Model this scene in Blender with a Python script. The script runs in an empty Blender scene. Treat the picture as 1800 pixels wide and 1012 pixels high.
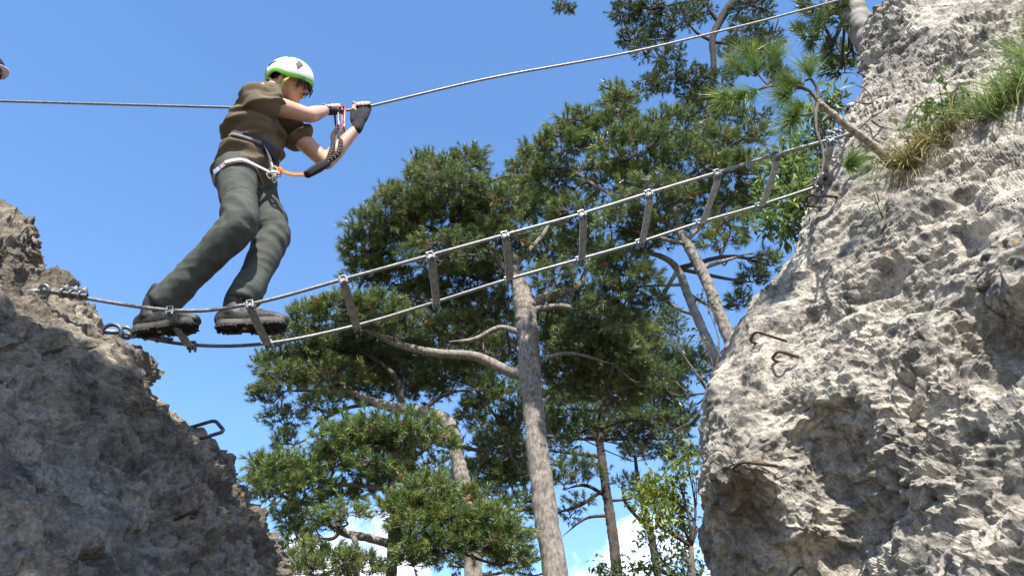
import bpy, math, random
import numpy as np
from mathutils import Vector
from mathutils.bvhtree import BVHTree

rng = np.random.default_rng(7)
random.seed(7)
scene = bpy.context.scene
COL = scene.collection

# ------------------------------------------------------------------ camera
PITCH = math.radians(35)
F = 1450.0                      # focal length in pixels of an 1800 px wide frame
CAMZ = 1.6
cam_d = bpy.data.cameras.new('camera')
cam_d.sensor_width = 36
cam_d.lens = 36 * F / 1800
cam_d.clip_end = 6000
cam = bpy.data.objects.new('camera', cam_d)
COL.objects.link(cam)
cam.location = (0, 0, CAMZ)
cam.rotation_euler = (math.pi / 2 + PITCH, 0, 0)
scene.camera = cam

# ------------------------------------------------------------------ sky and sun
SUN_AZ = math.radians(5)       # to the right of straight behind the camera
SUN_EL = math.radians(55)
sun_dir = Vector((math.sin(SUN_AZ) * math.cos(SUN_EL), -math.cos(SUN_AZ) * math.cos(SUN_EL), math.sin(SUN_EL)))
world = bpy.data.worlds.new('World')
scene.world = world
world.use_nodes = True
nt = world.node_tree
nt.nodes.clear()
out = nt.nodes.new('ShaderNodeOutputWorld')
sky = nt.nodes.new('ShaderNodeTexSky')
sky.sky_type = 'NISHITA'
sky.sun_disc = False
sky.sun_elevation = SUN_EL
sky.sun_rotation = math.atan2(sun_dir.x, sun_dir.y)
sky.altitude = 600
sky.air_density = 1.0
sky.dust_density = 0.0
sky.ozone_density = 2.0
bg = nt.nodes.new('ShaderNodeBackground')
bg.inputs['Strength'].default_value = 0.15
hsv = nt.nodes.new('ShaderNodeHueSaturation')
hsv.inputs['Saturation'].default_value = 1.13
nt.links.new(sky.outputs[0], hsv.inputs['Color'])
nt.links.new(hsv.outputs[0], bg.inputs['Color'])
# low bank of white cumulus round the whole horizon
tc = nt.nodes.new('ShaderNodeTexCoord')
sep = nt.nodes.new('ShaderNodeSeparateXYZ')
nt.links.new(tc.outputs['Generated'], sep.inputs[0])
noi = nt.nodes.new('ShaderNodeTexNoise')
noi.inputs['Scale'].default_value = 5.0
noi.inputs['Detail'].default_value = 7
noi.inputs['Roughness'].default_value = 0.55
mpw = nt.nodes.new('ShaderNodeMapping')
mpw.inputs['Location'].default_value = (1.3, 0.4, 0.7)
mpw.inputs['Rotation'].default_value = (0, 0, math.radians(-6))
nt.links.new(tc.outputs['Generated'], mpw.inputs[0])
nt.links.new(mpw.outputs[0], noi.inputs['Vector'])
mr = nt.nodes.new('ShaderNodeMapRange')          # threshold rises with height above the horizon
mr.inputs['From Min'].default_value = 0.20
mr.inputs['From Max'].default_value = 0.46
mr.inputs['To Min'].default_value = 0.375
mr.inputs['To Max'].default_value = 0.80
nt.links.new(sep.outputs['Z'], mr.inputs['Value'])
sub = nt.nodes.new('ShaderNodeMath'); sub.operation = 'SUBTRACT'
nt.links.new(noi.outputs[0], sub.inputs[0]); nt.links.new(mr.outputs[0], sub.inputs[1])
rmp = nt.nodes.new('ShaderNodeMapRange')
rmp.inputs['From Min'].default_value = 0.0; rmp.inputs['From Max'].default_value = 0.09
nt.links.new(sub.outputs[0], rmp.inputs['Value'])
bgc = nt.nodes.new('ShaderNodeBackground')
bgc.inputs['Color'].default_value = (0.93, 0.96, 1.0, 1)
bgc.inputs['Strength'].default_value = 0.9
mixw = nt.nodes.new('ShaderNodeMixShader')
nt.links.new(rmp.outputs[0], mixw.inputs[0])
nt.links.new(bg.outputs[0], mixw.inputs[1]); nt.links.new(bgc.outputs[0], mixw.inputs[2])
nt.links.new(mixw.outputs[0], out.inputs[0])

sun_d = bpy.data.lights.new('sun', 'SUN')
sun_d.energy = 4.7
sun_d.angle = math.radians(0.53)
sun_d.color = (1.0, 0.955, 0.87)
sun = bpy.data.objects.new('sun', sun_d)
COL.objects.link(sun)
sun.rotation_euler = sun_dir.to_track_quat('Z', 'Y').to_euler()
sun.location = (0, 0, 30)

scene.view_settings.view_transform = 'Standard'
scene.view_settings.look = 'None'
scene.view_settings.exposure = 1.22
scene.view_settings.gamma = 1.0
scene.cycles.use_denoising = True
scene.cycles.max_bounces = 6
scene.cycles.transparent_max_bounces = 4

# ------------------------------------------------------------------ geometry helpers
cP, sP = math.cos(PITCH), math.sin(PITCH)
def ray(px, py):
    x = (px - 900) / F; u = (506 - py) / F
    return np.array([x, cP - u * sP, sP + u * cP])
def P(px, py, Y):
    """point at forward distance Y whose direction is that of a pixel of the photograph"""
    r = ray(px, py)
    return r * Y / r[1] + np.array([0, 0, CAMZ])
def Pv(px, py, Y):
    x = (px - 900) / F; u = (506 - py) / F
    fy = cP - u * sP; fz = sP + u * cP
    t = Y / fy
    return np.stack([x * t, Y * np.ones_like(t), fz * t + CAMZ], -1)
def depth(p):
    return p[1] * cP + (p[2] - CAMZ) * sP
def pxm(n, p):
    """n pixels at point p in metres"""
    return n * depth(p) / F
def reach(A, px, py, L, far=True):
    """point on a pixel's line of sight at distance L from A (closest approach if out of reach)"""
    r = ray(px, py); a = np.array(A) - np.array([0, 0, CAMZ])
    q = r @ r; b = r @ a; c = a @ a - L * L
    D = max(b * b - q * c, 0)
    t = (b + (1 if far else -1) * math.sqrt(D)) / q
    return r * t + np.array([0, 0, CAMZ])
def unit(v):
    v = np.asarray(v, float)
    return v / (np.linalg.norm(v) + 1e-12)

def build(name, verts, faces, mat=None, parent=None, smooth=True, cols=None):
    verts = np.asarray(verts, np.float32); faces = np.asarray(faces, np.int32)
    n, k = faces.shape
    me = bpy.data.meshes.new(name)
    me.vertices.add(len(verts)); me.vertices.foreach_set('co', verts.ravel())
    me.loops.add(n * k); me.loops.foreach_set('vertex_index', faces.ravel())
    me.polygons.add(n)
    me.polygons.foreach_set('loop_start', np.arange(0, n * k, k, dtype=np.int32))
    me.polygons.foreach_set('use_smooth', np.full(n, smooth, dtype=bool))
    me.update(calc_edges=True)
    if cols is not None:
        a = me.color_attributes.new('tint', 'FLOAT_COLOR', 'POINT')
        c4 = np.ones((len(verts), 4), np.float32); c4[:, :3] = cols
        a.data.foreach_set('color', c4.ravel())
    if mat: me.materials.append(mat)
    return link(name, me, parent)
def link(name, me, parent=None):
    o = bpy.data.objects.new(name, me); COL.objects.link(o)
    if parent is not None:
        o.parent = parent
        o.matrix_parent_inverse = parent.matrix_basis.inverted()
    return o
def tag(o, label=None, cat=None, group=None, kind=None):
    if label: o['label'] = label
    if cat: o['category'] = cat
    if group: o['group'] = group
    if kind: o['kind'] = kind
    return o
def empty(name, loc, label=None, cat=None, group=None):
    o = bpy.data.objects.new(name, None); COL.objects.link(o)
    o.location = tuple(map(float, loc)); o.empty_display_size = 0.1
    return tag(o, label, cat, group)

class MB:
    """collects shapes of quads into one mesh"""
    def __init__(s): s.v = []; s.f = []; s.n = 0
    def add(s, v, f):
        s.v.append(np.asarray(v, float)); s.f.append(np.asarray(f, int) + s.n); s.n += len(v); return s
    def arr(s): return np.concatenate(s.v), np.concatenate(s.f)
    def out(s, name, mat, parent=None, smooth=True):
        v, f = s.arr(); return build(name, v, f, mat, parent, smooth)

def catmull(pts, n):
    pts = np.asarray(pts, float)
    if len(pts) < 3:
        t = np.linspace(0, 1, n)[:, None]; return pts[0] * (1 - t) + pts[-1] * t
    p = np.vstack([2 * pts[0] - pts[1], pts, 2 * pts[-1] - pts[-2]])
    m = len(pts) - 1
    t = np.linspace(0, m - 1e-9, n); i = t.astype(int); f = (t - i)[:, None]
    a, b, c, d = p[i], p[i + 1], p[i + 2], p[i + 3]
    return 0.5 * ((2 * b) + (-a + c) * f + (2 * a - 5 * b + 4 * c - d) * f ** 2 + (-a + 3 * b - 3 * c + d) * f ** 3)
def frames(pts, side=None):
    pts = np.asarray(pts, float)
    t = np.gradient(pts, axis=0); t /= np.linalg.norm(t, axis=1)[:, None] + 1e-12
    s = np.zeros_like(pts)
    if side is not None:
        sd = np.broadcast_to(np.asarray(side, float), pts.shape)
        s = sd - t * (sd * t).sum(1)[:, None]
        s /= np.linalg.norm(s, axis=1)[:, None] + 1e-12
    else:
        h = np.array([0, 0, 1.]) if abs(t[0][2]) < .9 else np.array([1., 0, 0])
        s[0] = unit(np.cross(t[0], h))
        for i in range(1, len(pts)):
            s[i] = unit(s[i - 1] - t[i] * (s[i - 1] @ t[i]))
    return t, s, np.cross(t, s)
def grid_faces(n, m, wrap=True):
    i, j = np.meshgrid(np.arange(n - 1), np.arange(m if wrap else m - 1), indexing='ij')
    j2 = (j + 1) % m
    return np.stack([i * m + j, i * m + j2, (i + 1) * m + j2, (i + 1) * m + j], -1).reshape(-1, 4)
def tube(pts, rad, sides=8, b=None, side=None, cap=True, round_cap=0.0):
    """tube along a path; rad across `side`, b across the other axis"""
    pts = np.asarray(pts, float)
    rad = np.broadcast_to(np.asarray(rad, float), (len(pts),)).copy()
    b = rad.copy() if b is None else np.broadcast_to(np.asarray(b, float), (len(pts),)).copy()
    t, s, n = frames(pts, side)
    P_, A_, B_, S_, N_ = list(pts), list(rad), list(b), list(s), list(n)
    if cap:
        for end in (0, -1):
            ex = []
            steps = (0.5, 0.85, 1.0) if round_cap else (1.0,)
            for q in steps:
                k = math.sqrt(max(0, 1 - q * q))
                off = (-1 if end == 0 else 1) * t[end] * round_cap * q
                ex.append((pts[end] + off, rad[end] * k, b[end] * k, s[end], n[end]))
            for e in ex:
                if end == 0:
                    P_.insert(0, e[0]); A_.insert(0, e[1]); B_.insert(0, e[2]); S_.insert(0, e[3]); N_.insert(0, e[4])
                else:
                    P_.append(e[0]); A_.append(e[1]); B_.append(e[2]); S_.append(e[3]); N_.append(e[4])
    P_, A_, B_, S_, N_ = map(np.array, (P_, A_, B_, S_, N_))
    th = np.linspace(0, 2 * np.pi, sides, endpoint=False)
    v = P_[:, None] + A_[:, None, None] * np.cos(th)[None, :, None] * S_[:, None] + B_[:, None, None] * np.sin(th)[None, :, None] * N_[:, None]
    return v.reshape(-1, 3), grid_faces(len(P_), sides)
def ball(c, ax, ay, az, X=(1, 0, 0), Y=(0, 1, 0), Z=(0, 0, 1), n=16, m=10):
    X, Y, Z = map(np.asarray, (X, Y, Z))
    la = np.linspace(-np.pi / 2, np.pi / 2, m); th = np.linspace(0, 2 * np.pi, n, endpoint=False)
    v = np.asarray(c) + (np.cos(la)[:, None, None] * (ax * np.cos(th)[None, :, None] * X + ay * np.sin(th)[None, :, None] * Y) + az * np.sin(la)[:, None, None] * Z)
    return v.reshape(-1, 3), grid_faces(m, n)
def box(c, hx, hy, hz, X=(1, 0, 0), Y=(0, 1, 0), Z=(0, 0, 1)):
    X, Y, Z, c = map(np.asarray, (X, Y, Z, c))
    v = [c + sx * hx * X + sy * hy * Y + sz * hz * Z for sz in (-1, 1) for sx, sy in ((-1, -1), (1, -1), (1, 1), (-1, 1))]
    return np.array(v), np.array([[0, 3, 2, 1], [4, 5, 6, 7], [0, 1, 5, 4], [1, 2, 6, 5], [2, 3, 7, 6], [3, 0, 4, 7]])
def strip(pts, w, wdir, th, ndir=None):
    """flat strap along a path: width w along wdir, thickness th"""
    pts = np.asarray(pts, float)
    t, s, n = frames(pts, wdir)
    corners = [(-1, -1), (1, -1), (1, 1), (-1, 1)]
    v = np.stack([pts + s * (w / 2 * a) + n * (th / 2 * b) for a, b in corners], 1)
    v = np.concatenate([np.repeat(pts[:1], 4, 0)[None], v, np.repeat(pts[-1:], 4, 0)[None]])
    return v.reshape(-1, 3), grid_faces(len(pts) + 2, 4)

# ------------------------------------------------------------------ noise
def h3(i, j, k, seed):
    x = (i.astype(np.int64) * 374761393 + j.astype(np.int64) * 668265263 + k.astype(np.int64) * 2147483647 + seed * 1274126177) & 0xffffffff
    x = ((x ^ (x >> 13)) * 1274126177) & 0xffffffff
    x = ((x ^ (x >> 16)) * 2246822519) & 0xffffffff
    return ((x ^ (x >> 15)) & 0xffffff) / float(0x1000000)
def vnoise(p, seed=0):
    """smooth value noise, -1..1"""
    i = np.floor(p).astype(np.int64); f = p - i
    f = f * f * f * (f * (f * 6 - 15) + 10)
    r = 0
    for a in (0, 1):
        for b in (0, 1):
            for c in (0, 1):
                w = (f[:, 0] if a else 1 - f[:, 0]) * (f[:, 1] if b else 1 - f[:, 1]) * (f[:, 2] if c else 1 - f[:, 2])
                r = r + w * h3(i[:, 0] + a, i[:, 1] + b, i[:, 2] + c, seed)
    return r * 2 - 1
def fbm(p, seed=0, octs=4, gain=.5):
    r = 0; a = 1; tot = 0
    for o in range(octs):
        r = r + a * vnoise(p * 2.03 ** o + 17.3 * o, seed + o); tot += a; a *= gain
    return r / tot
def chips(p, cell, seed, hi=True, off=.30, tilt=.78, curv=.62):
    """broken facets without steps: upper (hi) or lower envelope of tilted dishes, one for each random cell centre"""
    q = p / cell
    i = np.floor(q).astype(np.int64)
    best = np.full(len(q), -9.)
    sg = 1 if hi else -1
    for a in (-1, 0, 1):
        for b in (-1, 0, 1):
            for c in (-1, 0, 1):
                ii, jj, kk = i[:, 0] + a, i[:, 1] + b, i[:, 2] + c
                d = q - np.stack([ii + h3(ii, jj, kk, seed), jj + h3(ii, jj, kk, seed + 1), kk + h3(ii, jj, kk, seed + 2)], -1)
                rv = np.stack([h3(ii, jj, kk, seed + 5 + z) * 2 - 1 for z in range(3)], -1)
                v = off * (h3(ii, jj, kk, seed + 9) * 2 - 1) + tilt * (d * rv).sum(1) - curv * (d * d).sum(1)
                best = np.maximum(best, v)
    return sg * best

# ------------------------------------------------------------------ materials
def mat(name, color=(.5, .5, .5), rough=.6, metal=0.0, spec=.5):
    m = bpy.data.materials.new(name); m.use_nodes = True
    b = m.node_tree.nodes['Principled BSDF']
    b.inputs['Base Color'].default_value = (*color, 1)
    b.inputs['Roughness'].default_value = rough
    b.inputs['Metallic'].default_value = metal
    b.inputs['Specular IOR Level'].default_value = spec
    return m
def N(m, t, **kw):
    n = m.node_tree.nodes.new(t)
    for k, v in kw.items():
        if k in n.inputs: n.inputs[k].default_value = v
        else: setattr(n, k, v)
    return n
def L(m, a, b): m.node_tree.links.new(a, b)
def noisy(name, c1, c2, scale=8, rough=.7, metal=0, detail=6, bump=0.0, bscale=60, lo=.35, hi=.65, stretch=None, spec=.4):
    m = mat(name, c1, rough, metal, spec)
    b = m.node_tree.nodes['Principled BSDF']
    co = N(m, 'ShaderNodeTexCoord'); vec = co.outputs['Object']
    if stretch:
        mp = N(m, 'ShaderNodeMapping'); mp.inputs['Scale'].default_value = stretch
        L(m, vec, mp.inputs[0]); vec = mp.outputs[0]
    n = N(m, 'ShaderNodeTexNoise', Scale=scale, Detail=detail)
    L(m, vec, n.inputs['Vector'])
    r = N(m, 'ShaderNodeValToRGB')
    r.color_ramp.elements[0].position = lo; r.color_ramp.elements[0].color = (*c1, 1)
    r.color_ramp.elements[1].position = hi; r.color_ramp.elements[1].color = (*c2, 1)
    L(m, n.outputs[0], r.inputs[0]); L(m, r.outputs[0], b.inputs['Base Color'])
    if bump:
        n2 = N(m, 'ShaderNodeTexNoise', Scale=bscale, Detail=5)
        L(m, vec, n2.inputs['Vector'])
        bp = N(m, 'ShaderNodeBump', Strength=bump, Distance=.01)
        L(m, n2.outputs[0], bp.inputs['Height']); L(m, bp.outputs[0], b.inputs['Normal'])
    return m

def rock_material(name, pale, mid, dark):
    m = mat(name, pale, .9, 0, .25)
    b = m.node_tree.nodes['Principled BSDF']
    co = N(m, 'ShaderNodeTexCoord').outputs['Object']
    # patches of weathering
    n1 = N(m, 'ShaderNodeTexNoise', Scale=1.9, Detail=9, Roughness=.66)
    L(m, co, n1.inputs['Vector'])
    r1 = N(m, 'ShaderNodeValToRGB')
    e = r1.color_ramp.elements
    e[0].position = .42; e[0].color = (*mid, 1); e[1].position = .57; e[1].color = (*pale, 1)
    L(m, n1.outputs[0], r1.inputs[0])
    # dark grey blotches of old lichen, finer
    n2 = N(m, 'ShaderNodeTexNoise', Scale=11, Detail=9, Roughness=.7)
    L(m, co, n2.inputs['Vector'])
    r2 = N(m, 'ShaderNodeMapRange'); r2.inputs['From Min'].default_value = .47; r2.inputs['From Max'].default_value = .62
    L(m, n2.outputs[0], r2.inputs['Value'])
    mx = N(m, 'ShaderNodeMix', data_type='RGBA'); mx.inputs['B'].default_value = (*dark, 1)
    mul = N(m, 'ShaderNodeMath', operation='MULTIPLY'); mul.inputs[1].default_value = .85
    L(m, r2.outputs[0], mul.inputs[0]); L(m, mul.outputs[0], mx.inputs['Factor']); L(m, r1.outputs[0], mx.inputs['A'])
    # water streaks running down the face
    mp5 = N(m, 'ShaderNodeMapping'); mp5.inputs['Scale'].default_value = (1, 1, .16); mp5.inputs['Rotation'].default_value = (0, .22, 0)
    L(m, co, mp5.inputs[0])
    n5 = N(m, 'ShaderNodeTexNoise', Scale=6.5, Detail=6, Roughness=.6); L(m, mp5.outputs[0], n5.inputs['Vector'])
    r5 = N(m, 'ShaderNodeMapRange'); r5.inputs['From Min'].default_value = .54; r5.inputs['From Max'].default_value = .68
    r5.inputs['To Max'].default_value = .55
    L(m, n5.outputs[0], r5.inputs['Value'])
    mx5 = N(m, 'ShaderNodeMix', data_type='RGBA'); mx5.inputs['B'].default_value = (*[q * 1.25 for q in dark], 1)
    L(m, r5.outputs[0], mx5.inputs['Factor']); L(m, mx.outputs['Result'], mx5.inputs['A'])
    # speckle
    n3 = N(m, 'ShaderNodeTexNoise', Scale=70, Detail=6, Roughness=.75)
    L(m, co, n3.inputs['Vector'])
    r3 = N(m, 'ShaderNodeMapRange'); r3.inputs['From Min'].default_value = .3; r3.inputs['From Max'].default_value = .7
    r3.inputs['To Min'].default_value = .45; r3.inputs['To Max'].default_value = 1.3
    L(m, n3.outputs[0], r3.inputs['Value'])
    vm = N(m, 'ShaderNodeVectorMath', operation='SCALE')
    L(m, mx5.outputs['Result'], vm.inputs[0]); L(m, r3.outputs[0], vm.inputs['Scale'])
    # small ochre lichen spots
    n4 = N(m, 'ShaderNodeTexNoise', Scale=16, Detail=4, Roughness=.5)
    L(m, co, n4.inputs['Vector'])
    r4 = N(m, 'ShaderNodeMapRange'); r4.inputs['From Min'].default_value = .71; r4.inputs['From Max'].default_value = .76
    L(m, n4.outputs[0], r4.inputs['Value'])
    mx2 = N(m, 'ShaderNodeMix', data_type='RGBA'); mx2.inputs['B'].default_value = (.42, .24, .06, 1)
    L(m, r4.outputs[0], mx2.inputs['Factor']); L(m, vm.outputs[0], mx2.inputs['A'])
    L(m, mx2.outputs['Result'], b.inputs['Base Color'])
    bn = N(m, 'ShaderNodeTexNoise', Scale=70, Detail=8, Roughness=.7)
    L(m, co, bn.inputs['Vector'])
    bp = N(m, 'ShaderNodeBump', Strength=1.0, Distance=.014)
    L(m, bn.outputs[0], bp.inputs['Height']); L(m, bp.outputs[0], b.inputs['Normal'])
    return m
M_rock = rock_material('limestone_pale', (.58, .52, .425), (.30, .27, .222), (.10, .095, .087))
M_rock2 = rock_material('limestone_brown_shade', (.34, .285, .222), (.17, .142, .108), (.07, .063, .054))  # browner stone, its colours lowered further to deepen the buttress's shade
M_ground = noisy('forest_floor', (.06, .048, .03), (.11, .09, .055), 3, .95)
M_bark = noisy('pine_bark_pale', (.115, .095, .078), (.29, .25, .21), 24, .9, bump=.9, bscale=26, stretch=(1, 1, .5), lo=.32, hi=.66)
M_bark2 = noisy('pine_bark_dark', (.035, .028, .022), (.09, .072, .058), 9, .9, bump=.8, bscale=16, stretch=(1, 1, .35))
M_bark_shade = noisy('pine_bark_shade', (.014, .011, .009), (.040, .032, .026), 9, .9, bump=.8, bscale=16)  # darker copy of the dark bark, backlit shade put into the colour
M_bark3 = noisy('pine_bark_smooth', (.16, .145, .13), (.33, .305, .28), 8, .85, bump=.4, bscale=12)
M_twig = noisy('pine_twig', (.06, .045, .035), (.13, .10, .08), 30, .9)
M_branch = noisy('scaly_branch', (.13, .10, .08), (.42, .34, .27), 45, .9, bump=.9, bscale=60)
def leaf_mat(name, trans=.22, rough=.45):
    m = mat(name, (.07, .1, .03), rough, 0, .35)
    b = m.node_tree.nodes['Principled BSDF']
    at = N(m, 'ShaderNodeAttribute', attribute_name='tint')
    L(m, at.outputs['Color'], b.inputs['Base Color'])
    tr = N(m, 'ShaderNodeBsdfTranslucent'); L(m, at.outputs['Color'], tr.inputs['Color'])
    mx = N(m, 'ShaderNodeMixShader'); mx.inputs[0].default_value = trans
    o = m.node_tree.nodes['Material Output']
    L(m, b.outputs[0], mx.inputs[1]); L(m, tr.outputs[0], mx.inputs[2]); L(m, mx.outputs[0], o.inputs[0])
    return m
M_needle = leaf_mat('pine_needles', .18, .42)
M_leaf = leaf_mat('broad_leaves', .35, .4)
M_grass = leaf_mat('grass_blades', .25, .45)

# ------------------------------------------------------------------ ground
gx = np.concatenate([-np.geomspace(4000, 12, 24), np.linspace(-10, 10, 21), np.geomspace(12, 4000, 24)])
gv = np.array([[x, y, 0] for x in gx for y in gx], float)
gv[:, 2] = fbm(gv * .12, 3) * .25 * np.clip(np.hypot(gv[:, 0], gv[:, 1]) / 8, 0, 1)
gr = build('ground', gv, grid_faces(len(gx), len(gx), False), M_ground)
tag(gr, kind='structure')

# ------------------------------------------------------------------ rock walls
def tps(ctrl):
    c = np.array(ctrl, float); xy = c[:, :2] / 200; n = len(c)
    def U(r): return np.where(r > 1e-9, r * r * np.log(r + 1e-12), 0)
    K = U(np.linalg.norm(xy[:, None] - xy[None], axis=2)) + np.eye(n) * .01
    Pm = np.hstack([np.ones((n, 1)), xy])
    A = np.vstack([np.hstack([K, Pm]), np.hstack([Pm.T, np.zeros((3, 3))])])
    w = np.linalg.solve(A, np.concatenate([c[:, 2], np.zeros(3)]))
    def f(px, py):
        q = np.stack([px, py], -1).reshape(-1, 2) / 200
        r = np.zeros(len(q))
        for i in range(n): r += w[i] * U(np.hypot(q[:, 0] - xy[i, 0], q[:, 1] - xy[i, 1]))
        return (r + w[n] + q @ w[n + 1:]).reshape(px.shape)
    return f
def rock(name, sil, ctrl, far_px, rows, mcols, m, edge=.28, edge_w=70, back=1.6, seed=1, amp=1.0, back_px=260, inset=.035, smooth_px=None):
    """a rock wall: outline `sil` (px by row), relief from control points, broken with facets; closed to the back and down to the ground"""
    sil = np.array(sil, float); o = np.argsort(sil[:, 1])
    xs = np.interp(rows, sil[o, 1], sil[o, 0])
    field = tps(ctrl)
    sg = 1 if far_px > xs.mean() else -1
    fi = np.linspace(0, np.pi / 2, 72)          # rounded rim, evenly spaced along its arc
    ev = edge * (1 - np.sin(fi)); eo = edge_w * (1 - np.cos(fi))
    PX = np.concatenate([np.repeat(xs[:, None] + sg * eo[None], 1, 1), (xs + sg * edge_w)[:, None] + (far_px - xs - sg * edge_w)[:, None] * mcols[None, 1:]], 1)
    PY = np.repeat(rows[:, None], PX.shape[1], 1)
    YY = field(PX, PY) + np.concatenate([ev, np.zeros(len(mcols) - 1)])[None]
    bk = np.geomspace(1, .003, 42)              # back columns, from far behind up to the outline
    BX = xs[:, None] + sg * back_px * bk[None] ** 1.5
    BY = np.repeat(rows[:, None], len(bk), 1)
    YB = YY[:, :1] + back * bk[None]
    V = np.concatenate([Pv(BX, BY, YB), Pv(PX, PY, YY)], 1)
    q_ = np.linspace(0, 1, 45)[1:]              # the wall runs on beyond the view and turns away
    fl = np.stack([sg * 3.2 * q_, 4.5 * q_ ** 2.2, 0 * q_], -1)
    V = np.concatenate([V, V[:, -1:] + fl[None]], 1)
    nr, nc = V.shape[:2]
    # foot: straight down to below the ground
    last = V[-1]
    feet = []
    for q in np.linspace(0, 1, 14)[1:]:
        w = last.copy(); w[:, 2] = last[:, 2] * (1 - q) - .3 * q
        w[:, 0] -= sg * .25 * q; feet.append(w)
    V = np.concatenate([V, np.array(feet)], 0)
    nr = V.shape[0]
    du = np.gradient(V, axis=1); dv = np.gradient(V, axis=0)
    n = np.cross(du, dv); n /= np.linalg.norm(n, axis=2)[..., None] + 1e-9
    for _ in range(6):                          # smooth the normals so the facets stand off a calm base
        n[1:-1] = (n[:-2] + n[1:-1] * 2 + n[2:]) / 4; n[:, 1:-1] = (n[:, :-2] + n[:, 1:-1] * 2 + n[:, 2:]) / 4
    n /= np.linalg.norm(n, axis=2)[..., None] + 1e-9
    toc = V[:, len(bk) + 5:-50] - np.array([0, 0, CAMZ])
    if (n[:, len(bk) + 5:-50] * toc).sum() > 0: n = -n; flip = True
    else: flip = False
    p = V.reshape(-1, 3)
    warp = np.stack([vnoise(p * 9, seed + 40 + k) for k in range(3)], -1)
    ps = p + warp * .010
    ps = ps @ np.array([[1, .35, 0], [0, 1, .3], [.25, 0, 1.35]])
    d = .055 * fbm(p * 2.3, seed, 3) + .035 * (1 - 2 * np.abs(fbm(p * 4.5 + warp * .3, seed + 3, 3)))
    rough = np.clip(.85 + 1.1 * fbm(p * 1.7 + 5, seed + 60, 2), .3, 1.5)
    if smooth_px:
        RX = np.concatenate([BX, PX, np.repeat(PX[:, -1:], 44, 1)], 1); RX = np.concatenate([RX, np.repeat(RX[-1:], nr - len(RX), 0)]).ravel()
        rough = rough * np.interp(RX, smooth_px[0], smooth_px[1])
    d += .060 * chips(ps, .30, seed + 10) + .085 * chips(ps, .62, seed + 12)
    d += .046 * rough * chips(ps, .115, seed + 20, False)
    d += .046 * rough * chips(ps, .05, seed + 25)
    d += .030 * rough * chips(ps, .024, seed + 30, False)
    d += .007 * fbm(p * 38, seed + 70, 3)
    # cracks along the zero lines of a slow noise
    ck = fbm(p * np.array([2.2, 2.2, 3.4]) + warp * .10, seed + 90, 3); ck2 = fbm(p * 5.5 + warp * .12, seed + 95, 2)
    brk = np.clip(vnoise(p * 3.1 + 8, seed + 97) * 2.2, 0, 1)
    d -= brk * (.045 * np.exp(-(ck / .014) ** 2) + .02 * rough * np.exp(-(ck2 / .025) ** 2))
    # solution pits
    pit = vnoise(p * 7.5 + warp * .6, seed + 80)
    d -= .05 * np.clip(pit - .52, 0, 1) / .3 * rough
    p = p + n.reshape(-1, 3) * ((d - d.mean()) * amp - inset)[:, None]
    f = grid_faces(nr, nc, False)
    if not flip: f = f[:, ::-1]
    ob = build(name, p, f, m, smooth=False)
    return ob, BVHTree.FromPolygons([Vector(v) for v in p.tolist()], f.tolist())

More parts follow.
